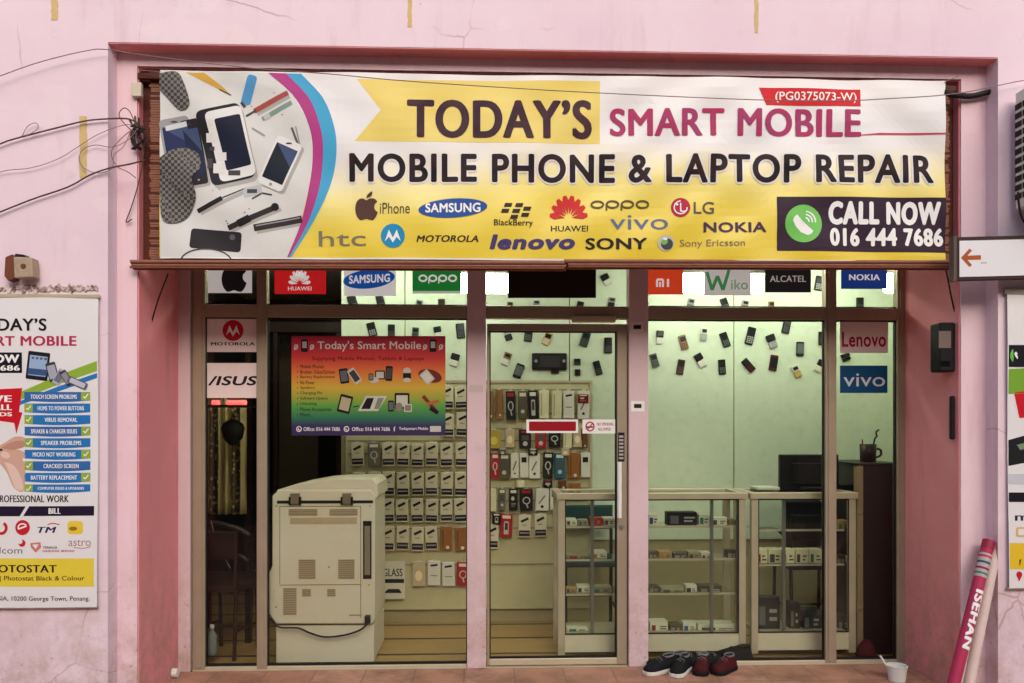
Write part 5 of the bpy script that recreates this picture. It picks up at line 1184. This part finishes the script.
for k, (x0, x1, lab) in enumerate(((211, 218, 'small glowing red altar lamp, the left one, under the slanting capitals sticker'), (226, 245, 'wider glowing red altar lamp right of the small one under the sticker'))):
    q = thing('altar_lamp', lab, 'lamp', P((x0+x1)/2, 405, 1.6))
    b = MB(); b.pbox((x0, 400, x1, 405), 1.6, 1.66, glow('red_glow', (1, .05, .05), 1.6)); b.build('lens', q, bevel=.01)
    MB().pbox((x0, 396.5, x1, 399.5), 1.6, 1.66, M('lamp_case')).build('cap', q)
MB().box((X(205, 1.6), 1.56, Z(408, 1.6)), (X(250, 1.6), 1.75, Z(405.4, 1.6)), M('dark_wood')) and None
b = MB().box((-2.44, 1.55, Z(407.5, 1.6)), (X(252, 1.6), 1.75, Z(405.3, 1.6)), M('dark_wood')); tag(b.build('altar_shelf'), 'dark wooden wall shelf under the red lamps behind the left pane', 'shelf')
tb = thing('wooden_table', 'dark wooden table with a rail in the room behind the far left pane', 'table', (X(232, 1.45), 1.45, 0))
zt = Z(582, 1.25)
MB().box((-2.1, 1.2, zt - .03), (X(252, 1.25), 1.75, zt), M('dark_wood')).build('tabletop', tb, bevel=.006)
for p in ((-2.05, 1.24), (X(249, 1.25), 1.24), (-2.05, 1.7), (X(249, 1.25), 1.7)): MB().box((p[0] - .02, p[1] - .02, 0), (p[0] + .02, p[1] + .02, zt - .031), M('dark_wood')).build('leg', tb)
wc = chair('wooden_armchair', 'dark wooden armchair with a curved top rail behind the far left pane', X(229, 1.0), .98, .72, M('dark_wood'), M('dark_wood'), math.pi*.92, .42)
MB().tube([P(x, y, .98) for x, y in ((206, 526), (214, 523), (228, 526), (241, 530), (250, 536))], .018, M('dark_wood'), 8, smooth=4).build('top_rail', wc, smooth=True)
MB().tube([P(x, y, .92) for x, y in ((208, 530), (214, 545), (222, 555), (240, 556), (248, 562))], .016, M('dark_wood'), 8, smooth=4).build('arm', wc, smooth=True)
MB().tube([P(x, y, .85) for x, y in ((211, 520), (216, 540), (224, 556), (230, 568))], .003, M('cable_grey'), 6, smooth=4).build('loose_cord', wc)
bt = thing('water_bottle', 'small clear bottle with a white cap on the floor by the far left pane', 'bottle', P(212, 655, .75))
q = P(212, 655, .75)
MB().lathe(q, [(0, 0), (.028, 0), (.03, .02), (.03, .12), (.012, .16), (.012, .17)], flat('bottle_pale', (130, 136, 130), .15), 16).build('body', bt, smooth=True)
MB().lathe(q + Vector((0, 0, .171)), [(0, 0), (.014, 0), (.014, .02), (0, .02)], M('white_plastic'), 12).build('cap', bt)

# ================================================================== lamps in the shop (fittings behind the fanlight signs, then unseen added ones)
glow('lamp_white', (.95, 1.0, .87), LAMP)
for x0, x1, lab in ((455, 510, 'bright white batten lamp behind the left pink post in the fanlight'), (683.5, 765, 'bright white batten lamp behind the green W sign'), (886.5, 912, 'bright white batten lamp at the right edge of the fanlight')):
    yl = YG + .20; q = thing('batten_lamp', lab, 'lamp', P((x0+x1)/2, 296, yl))
    MB().pbox((x0, 273.5, x1, 292.5), yl, yl + .07, M('lamp_white')).build('diffuser', q, bevel=.028, seg=4)
    MB().pbox((x0 - .4, 269.5, x1 + .4, 273.2), yl - .004, yl + .09, M('white_plastic')).build('housing', q, bevel=.004)
    xm = X((x0+x1)/2, yl); MB().tube([(xm, yl + .04, Z(270, yl)), (xm, yl + .04, ZC)], .006, M('white_plastic'), 8).build('hanger', q)
for x0, x1, lab in ((270, 452, 'long white batten lamp added above the left pane, unseen behind the blind'), (690, 900, 'long white batten lamp added above the right panes, unseen behind the blind')):
    yl = YG + .62; zl = 2.66; xa, xb = X(x0, yl), X(x1, yl)  # added tubes, out of view, to brighten the signs from behind
    q = thing('batten_lamp', lab, 'lamp', ((xa+xb)/2, yl, zl))
    MB().tube([(xa, yl + .03, zl), (xb, yl + .03, zl)], .022, glow('added_lamp_tube', (.95, 1.0, .86), LAMP), 12).build('tube', q)
    MB().box((xa - .03, yl, zl + .03), (xb + .03, yl + .06, ZC), M('white_plastic')).build('housing', q, bevel=.004)
for (x, y) in ADDED_CEILING_LAMPS:  # added fitting, out of view, to brighten the curtain and left room
    q = thing('added_ceiling_lamp', 'white square ceiling lamp added inside the shop, unseen above the blind', 'lamp', (x, y, ZC - .05))
    MB().box((x - .3, y - .12, ZC - .045), (x + .3, y + .12, ZC - .004), M('white_plastic')).build('housing', q, bevel=.004)
    MB().box((x - .28, y - .10, ZC - .05), (x + .28, y + .10, ZC - .0455), glow('added_lamp_ceiling', (.96, 1.0, .92), LAMP_C)).build('diffuser', q)

# ================================================================== outside: boxes, cables, tape, tubes, shoes
mt = thing('meter_box', 'black electric meter box with a paper label on the right reveal', 'meter box', (XR1 - .07, .16, Z(372, .08)))
z0, z1 = Z(371, .08), Z(321, .08)
MB().box((XR1 - .095, .045, z0), (XR1 - .007, .15, z1), flat('meter_black', (12, 9, 10), .6)).build('case', mt, bevel=.01)
MB().pbox((939, 331, 951, 348), .041, .0445, flat('paper_grey', (120, 104, 98), .8)).build('paper_label', mt)
MB().box((XR1 - .09, .042, z0 + .03), (XR1 - .04, .0448, z0 + .06), M('black_gloss')).build('window', mt)
b = MB(); b.box((XR1 - .03, .045, Z(440, .06)), (XR1 - .007, .075, Z(395, .06)), M('rubber')); tag(b.build('switch_box', bevel=.015, seg=3), 'narrow black box low on the right reveal below the meter box', 'switch box')
MB().tube([P(x, y, .06) for x, y in ((945, 264), (949, 285), (953, 305), (957, 320))], .005, M('cable_black'), 6, smooth=3).build('meter_cable', mt)
pp = MB().tube([(XL1 + .01, .47, .029), (X(178, .47), .47, .029)], .027, M('white_plastic'), 14)
tag(pp.build('drain_pipe'), 'white plastic pipe lying along the foot of the left reveal', 'pipe')

def cable(name, lab, pts, r, m, Y=YF0 - .02, loose=0):
    b = MB(); b.tube([P(x, y, Y - (dy[0] if dy else 0)) for x, y, *dy in pts], r, m, 6, smooth=5); return tag(b.build(name, smooth=True), lab, 'cable')
cable('cable', 'thin grey wire sagging from the top left wall across the top of the banner', [(-40, 92), (0, 76), (40, 62), (85, 51), (106, 49.5), (150, 56), (250, 68), (330, 74, .05), (420, 82, .06), (600, 93, .06), (800, 101, .06), (900, 98, .05), (960, 93), (1015, 82), (1060, 74)], .0026, M('cable_grey'), YF0 - .045)
cable('cable', 'brown twisted cable running left from the tangle beside the banner, upper one', [(-40, 160), (0, 144), (14, 139), (60, 127), (85, 121), (105, 119), (125, 118.5), (134, 121)], .0045, M('cable_brown'))
cable('cable', 'brown cable rising from the lower left wall to the tangle beside the banner', [(-40, 228), (0, 212), (33, 199), (68, 187), (90, 175), (110, 168), (130, 164), (145, 160)], .0045, M('cable_brown'))
cable('cable', 'thin loop of wire curling over the yellow tape left of the banner', [(138, 128), (128, 140), (112, 147), (96, 145), (84, 149), (79, 158), (84, 168), (98, 173), (112, 168), (114, 155), (124, 146), (131, 130)], .0022, M('cable_grey'))
cable('cable', 'loose reddish wire hanging in a bow beside the banner', [(132, 130), (124, 136), (113, 148), (112, 158), (118, 167), (128, 172), (136, 178)], .0022, flat('cable_red', (140, 82, 76), .7))
cable('cable', 'thick dark wire hanging straight down at the left edge of the banner', [(134, 120), (142, 140), (143, 160), (138, 185), (131, 208), (126, 222), (132, 219)], .0032, M('cable_brown'), YF1 - .02)
cable('cable', 'small curl of wire on the upper brown cable at the far left', [(22, 136), (28, 126), (36, 123), (38, 128), (30, 134), (22, 136)], .002, M('cable_grey'))
cable('cable', 'thin dark wire dipping between the two brown cables left of the banner', [(-40, 190), (0, 172), (30, 168), (60, 158), (95, 136), (120, 126), (136, 124)], .002, M('cable_grey'))
cable('cable', 'short dark wire end curling away from the tangle beside the banner', [(136, 126), (130, 112), (124, 108), (119, 114), (123, 122), (133, 132)], .0025, M('cable_brown'), YF0 - .05)
tg = thing('cable_tangle', 'dark knotted bundle of cables beside the bamboo blind', 'cable bundle', P(138, 150, YF1 - .03))
for k in range(7):
    pts = [(134 + 5*math.sin(k*2.3) + r0.uniform(-1, 1), 116 + 2*k)] + [(138 + r0.uniform(-8, 7), 120 + 7*j + r0.uniform(-3, 3)) for j in range(1, 5)]
    MB().tube([P(x, y, YF1 - .02 - .008*(k % 3)) for x, y in pts], .005, M('cable_black' if k % 3 else 'cable_brown'), 6, smooth=4).build('strand', tg, smooth=True)
b = MB(); b.pbox((131, 82, 141, 96), YF1 - .03, YF1, flat('clip_pale', (206, 196, 176), .6)); tag(b.build('junction_box', bevel=.004), 'small pale junction box at the top left corner of the blind', 'junction box')
b = MB(); b.tube([P(x, y, YF1 - .03) for x, y in ((944, 92), (956, 95), (972, 96), (990, 92), (1004, 92), (1020, 95), (1040, 96))], .016, M('cable_black'), 10, smooth=5)
tag(b.build('thick_cable', smooth=True), 'thick black cable running from behind the banner to the air conditioner', 'cable')
flat('old_tape', (206, 180, 124), .8, vary=.2, scale=50)
for x0, y0, x1, y1, lab in ((79.5, 116, 87, 178, 'long faded yellow tape strip upright on the wall left of the banner'), (51, -6, 58, 20, 'short yellow tape strip at the top edge on the far left wall'), (407.5, -6, 412, 27, 'thin yellow tape strip at the top edge above the banner left half'), (754.5, -6, 758.5, 33, 'thin yellow tape strip at the top edge above the banner right half')):
    L_ = []; Rr = []; n_ = 9
    for k in range(n_ + 1):
        y = y0 + (y1-y0)*k/n_; L_.append((x0 + r0.uniform(-.5, .7), y)); Rr.append((x1 + r0.uniform(-.7, .5), y))
    b = MB(); b.pprism(L_ + Rr[::-1], YF0 - .0022, YF0 + .003, M('old_tape')); tag(b.build('tape_strip'), lab, 'tape strip', 'old tape strips on the pink wall')

# old wall lamp stub
wl = thing('wall_fitting', 'rusty old fitting with a pale block on the wall above the left poster', 'wall fitting', P(18, 281, YF0 - .03))
b = MB(); b.pprism([(5, 257), (12, 254), (16, 260), (14, 279), (8, 281), (4, 276)], YF0 - .05, YF0 + .004, M('rust')); b.build('bracket', wl, bevel=.004)
b = MB(); b.pprism([(13, 256.5), (32, 257.5), (33, 277), (14, 278)], YF0 - .075, YF0 - .01, flat('block_pale', (170, 150, 128), .7, vary=.3, scale=40)); b.build('block', wl, bevel=.006)
b = MB(); b.pprism([(15, 253.5), (24, 254.5), (27, 258.5), (14, 258.5)], YF0 - .06, YF0 - .01, M('dark_wood')); b.build('cap', wl, bevel=.003)
b = MB(); b.lathe(P(23, 266, YF0 - .078), [(0, -.002), (.012, -.002), (.014, .004)], M('rust'), 12, 'Y'); b.build('screw', wl)

# outdoor unit of the air conditioner, mostly beyond the right edge
ax0, ax1, az0, az1 = X(1015, -.15), X(1015, -.15) + .80, Z(190, -.42), Z(62, -.42)
ac = thing('air_conditioner', 'white outdoor air conditioner unit with side grille at the right edge', 'air conditioner', (ax0 + .4, -.28, az0))
MB().box((ax0, -.42, az0), (ax1, -.15, az1), M('white_plastic')).build('casing', ac, bevel=.008)
b = MB()
for k in range(16):
    z = az0 + .06 + k*(az1-az0-.12)/16; b.box((ax0 + .025, -.432, z), (ax0 + .5, -.4215, z + .018), M('grey_plastic'))
gr_ = b.build('grille', ac)
b = MB(); b.box((ax0 + .03, -.4208, az0 + .05), (ax0 + .49, -.4202, az1 - .05), M('rubber')); b.build('grille_back', gr_)
b = MB()
for k in range(11):
    z = az0 + .05 + k*(az1-az0-.1)/11
    for y in (-.405, -.335, -.265, -.205): b.box((ax0 - .004, y, z), (ax0 - .0005, y + .05, z + (az1-az0-.1)/11 - .018), M('rubber'))
b.build('side_grille', ac)
for x in (ax0 + .1, ax1 - .12): MB().box((x, -.40, az0 - .05), (x + .04, YF0, az0 - .002), M('rust')).build('bracket', ac)
cb = cable('cable', 'dark cable hanging under the air conditioner at the right edge', [(1018, 192), (1019, 205), (1022, 218), (1030, 230)], .006, M('cable_black'), -.25)

# two banner rolls leaning in the right recess
flat('roll_crimson', (172, 44, 82), .55, vary=.2, scale=9); flat('roll_cream', (214, 192, 184), .5)
def roll(lab, p0, p1, r, m_, name='banner_roll'):
    q = thing(name, lab, 'banner roll', p0); ax = (p1-p0)
    n_ = 20; b = MB(); b.tube([p0, p1], r, m_, n_); b.build('tube', q, smooth=False)
    return q, ax
rb = Vector((X(946, -.30), -.30, .003)); rt = P(989, 541, -.07)
q, ax = roll('crimson banner roll with white capitals leaning in the right recess corner', rb, rt, .031, M('roll_crimson'))
L_ = ax.length; d = ax.normalized(); side = Vector((0, -1, 0)); side = (side - d*side.dot(d)).normalized(); across = d.cross(side)
def ring_sec(t0, t1, m_, nm, rr=.0318):
    MB().tube([rb + d*t0*L_, rb + d*t1*L_], rr, m_, 20).build(nm, q)
ring_sec(.78, .92, flat('roll_print', (176, 172, 168), .5, vary=.4, scale=40), 'printed_band'); ring_sec(.95, 1.001, flat('roll_dark', (150, 30, 62), .5), 'end_cap', .0325)
for k, t in enumerate((.795, .825, .86, .895)): ring_sec(t, t + .013, (ink((90, 120, 110)), ink((150, 40, 70)), ink((70, 80, 96)), ink((190, 60, 80)))[k], 'printed_stripe', .0323)
def rollmap(px, py, L):      # px along the roll (0..100), py across
    t = px/100*L_; a_ = py/30; rr = .0322 + .0004*L
    return rb + d*t + (side*math.cos(a_) - across*math.sin(a_)) * rr
vs, fs = text_geo("ISEHAN", 1.1, 0); xs = [v[0] for v in vs]; ys = [v[1] for v in vs]
a = Art(rollmap); x0, x1, y0, y1 = min(xs), max(xs), min(ys), max(ys)

for k, (ox, oy) in enumerate(((0, 0), (.05, 0), (-.05, 0), (0, .035), (0, -.035))): a._add([(70 - (x + ox - x0)/(x1-x0)*33, -20*((y + oy - y0)/(y1-y0) - .5)*2) for x, y in vs], fs, ink(WHITE), 1 + .1*k)
a.build('lettering', q, grid=2.5)
roll('cream banner roll leaning behind the crimson one', Vector((X(962, -.26), -.27, .003)), P(996, 548, -.055), .027, M('roll_cream'))

# shoes outside the middle pane
def shoe(lab, px, y, ang, upper, sole, accent, grp='shoes left at the shop front', L_=.27, lowz=0.0):
    c = Vector((X(px, y), y, lowz)); root = thing('shoe', lab, 'shoe', c, grp); q, w = math.cos(ang), math.sin(ang)
    def T(p): return c + Vector((p[0]*q - p[1]*w, p[0]*w + p[1]*q, p[2]))
    prof = [(-.5, .030, .0, .0), (-.44, .036, .062, 1), (-.30, .040, .068, 1), (-.12, .040, .072, 1), (.02, .041, .066, 0), (.18, .045, .052, 0), (.34, .044, .040, 0), (.45, .033, .032, 0), (.5, .016, .022, 0)]
    n = 12; vs = []
    for s_, hw, h, o_ in prof:
        h = max(h, .03)
        for k in range(n):
            a_ = math.pi*k/(n-1); yy = hw*math.cos(a_); zz = .022 + (h)*abs(math.sin(a_))**.75
            vs.append(T((s_*L_, yy, zz)))
    fs = [(i*n+k, i*n+k+1, (i+1)*n+k+1, (i+1)*n+k) for i in range(len(prof)-1) for k in range(n-1)] + [tuple(range(n)), tuple(range((len(prof)-1)*n, len(prof)*n))[::-1]]
    MB().add(vs, fs, upper).build('upper', root, smooth=True)
    loop = [(s_*L_*1.03, hw*1.10) for s_, hw, h, o_ in prof] + [(s_*L_*1.03, -hw*1.10) for s_, hw, h, o_ in prof[::-1]]
    MB().prism([T((x, yy, .001)) for x, yy in loop], (0, 0, .024), sole).build('sole', root, bevel=.004)
    col = [T((-.29*L_ + .105*L_*math.cos(t)*1.5, .026*math.sin(t), .092 - .004*math.cos(t))) for t in [2*math.pi*k/16 for k in range(17)]]
    MB().tube(col, .006, accent, 8).build('collar', root, smooth=True)
    MB().prism([p + Vector((0, 0, -.001)) for p in col[:-1]], (0, 0, .0015), M('rubber')).build('opening', root)
    for k in range(3):
        x = (.02 + .07*k)*L_; MB().tube([T((x, -.026, .078 - .008*k)), T((x, 0, .092 - .010*k)), T((x, .026, .078 - .008*k))], .0028, accent, 6).build('lace', root)
    return root
sb, swh = flat('shoe_black', (15, 14, 17), .8), flat('sole_white', (212, 206, 198), .6); srd = flat('shoe_red', (66, 12, 16), .8); sgr = flat('shoe_grey', (110, 106, 108), .6)
shoe('black sneaker with white sole, leftmost, against the pink post', 660, .47, R(212), sb, swh, sgr, L_=.24)
shoe('black sneaker with white sole beside the leftmost one', 681, .45, R(236), sb, swh, sgr, L_=.23)
shoe('black shoe tucked behind the two white soled sneakers', 668, .545, R(190), sb, sb, sgr)
shoe('small black shoe between the white soled pair and the red ones, turned sideways', 692, .535, R(172), sb, sb, sgr, L_=.22)
shoe('black low shoe behind the red pair, pointing right', 713, .545, R(8), sb, sb, sgr, L_=.23)
shoe('red and black sneaker beside the white soled pair', 702, .47, R(246), srd, sb, sgr, L_=.205)
shoe('red and black sneaker, rightmost of the row', 724, .46, R(222), srd, sb, sgr, L_=.205)
shoe('black low shoe inside the shop behind the middle pane bottom rail', 732, .69, R(180), sb, sb, sb, L_=.25)
# white tub with a stick
tc_ = Vector((X(897, .26), .26, .001)); tub = thing('white_tub', 'small white plastic tub with a white stick leaning in it on the pavement', 'tub', tc_)
MB().lathe(tc_, [(0, 0), (.046, 0), (.056, .085), (.059, .085), (.059, .09), (.053, .09), (.044, .006), (0, .006)], M('white_plastic'), 24).build('bowl', tub, smooth=False)
MB().tube([tc_ + Vector((-.02, 0, .02)), P(880, 655.5, .28)], .006, M('white_plastic'), 8).build('stick', tub)
# ================================================================== camera, sky, sun
cam = bpy.data.cameras.new('camera'); co = bpy.data.objects.new('camera', cam); COL.objects.link(co)
co.location = CAM; co.rotation_euler = (R(90), 0, -YAW)
cam.sensor_width = 36; cam.lens = 36 * F / 1024; cam.shift_y = (YH - 341.5) / 1024; cam.clip_start = .05; cam.clip_end = 2000
scene.camera = co
wd = bpy.data.worlds.new('World'); scene.world = wd; wd.use_nodes = True
nt = wd.node_tree; bg = nt.nodes['Background']
sky = nt.nodes.new('ShaderNodeTexSky'); sky.sky_type = 'NISHITA'; sky.sun_disc = False
EL, AZ = R(29), R(168)            # azimuth clockwise from +y
sky.sun_elevation = EL; sky.sun_rotation = AZ; sky.air_density = 1.0; sky.dust_density = 3.0; sky.ozone_density = 1.0
nt.links.new(sky.outputs[0], bg.inputs['Color']); bg.inputs['Strength'].default_value = SKY
su = bpy.data.lights.new('sun', 'SUN'); su.energy = SUN; su.angle = R(60); su.color = (1, .95, .90)
so = bpy.data.objects.new('sun', su); COL.objects.link(so)
dirv = Vector((math.sin(AZ)*math.cos(EL), math.cos(AZ)*math.cos(EL), math.sin(EL)))
so.rotation_euler = dirv.to_track_quat('Z', 'Y').to_euler(); so.location = (3, -6, 8)
vs_ = scene.view_settings; vs_.view_transform = 'Standard'; vs_.look = 'None'; vs_.exposure = EXPO; vs_.gamma = 1; vs_.use_curve_mapping = False
scene.render.engine = 'CYCLES'
cy = scene.cycles; cy.use_denoising = True; cy.max_bounces = 10; cy.transparent_max_bounces = 24; cy.diffuse_bounces = 4; cy.glossy_bounces = 4
cy.sample_clamp_indirect = 6
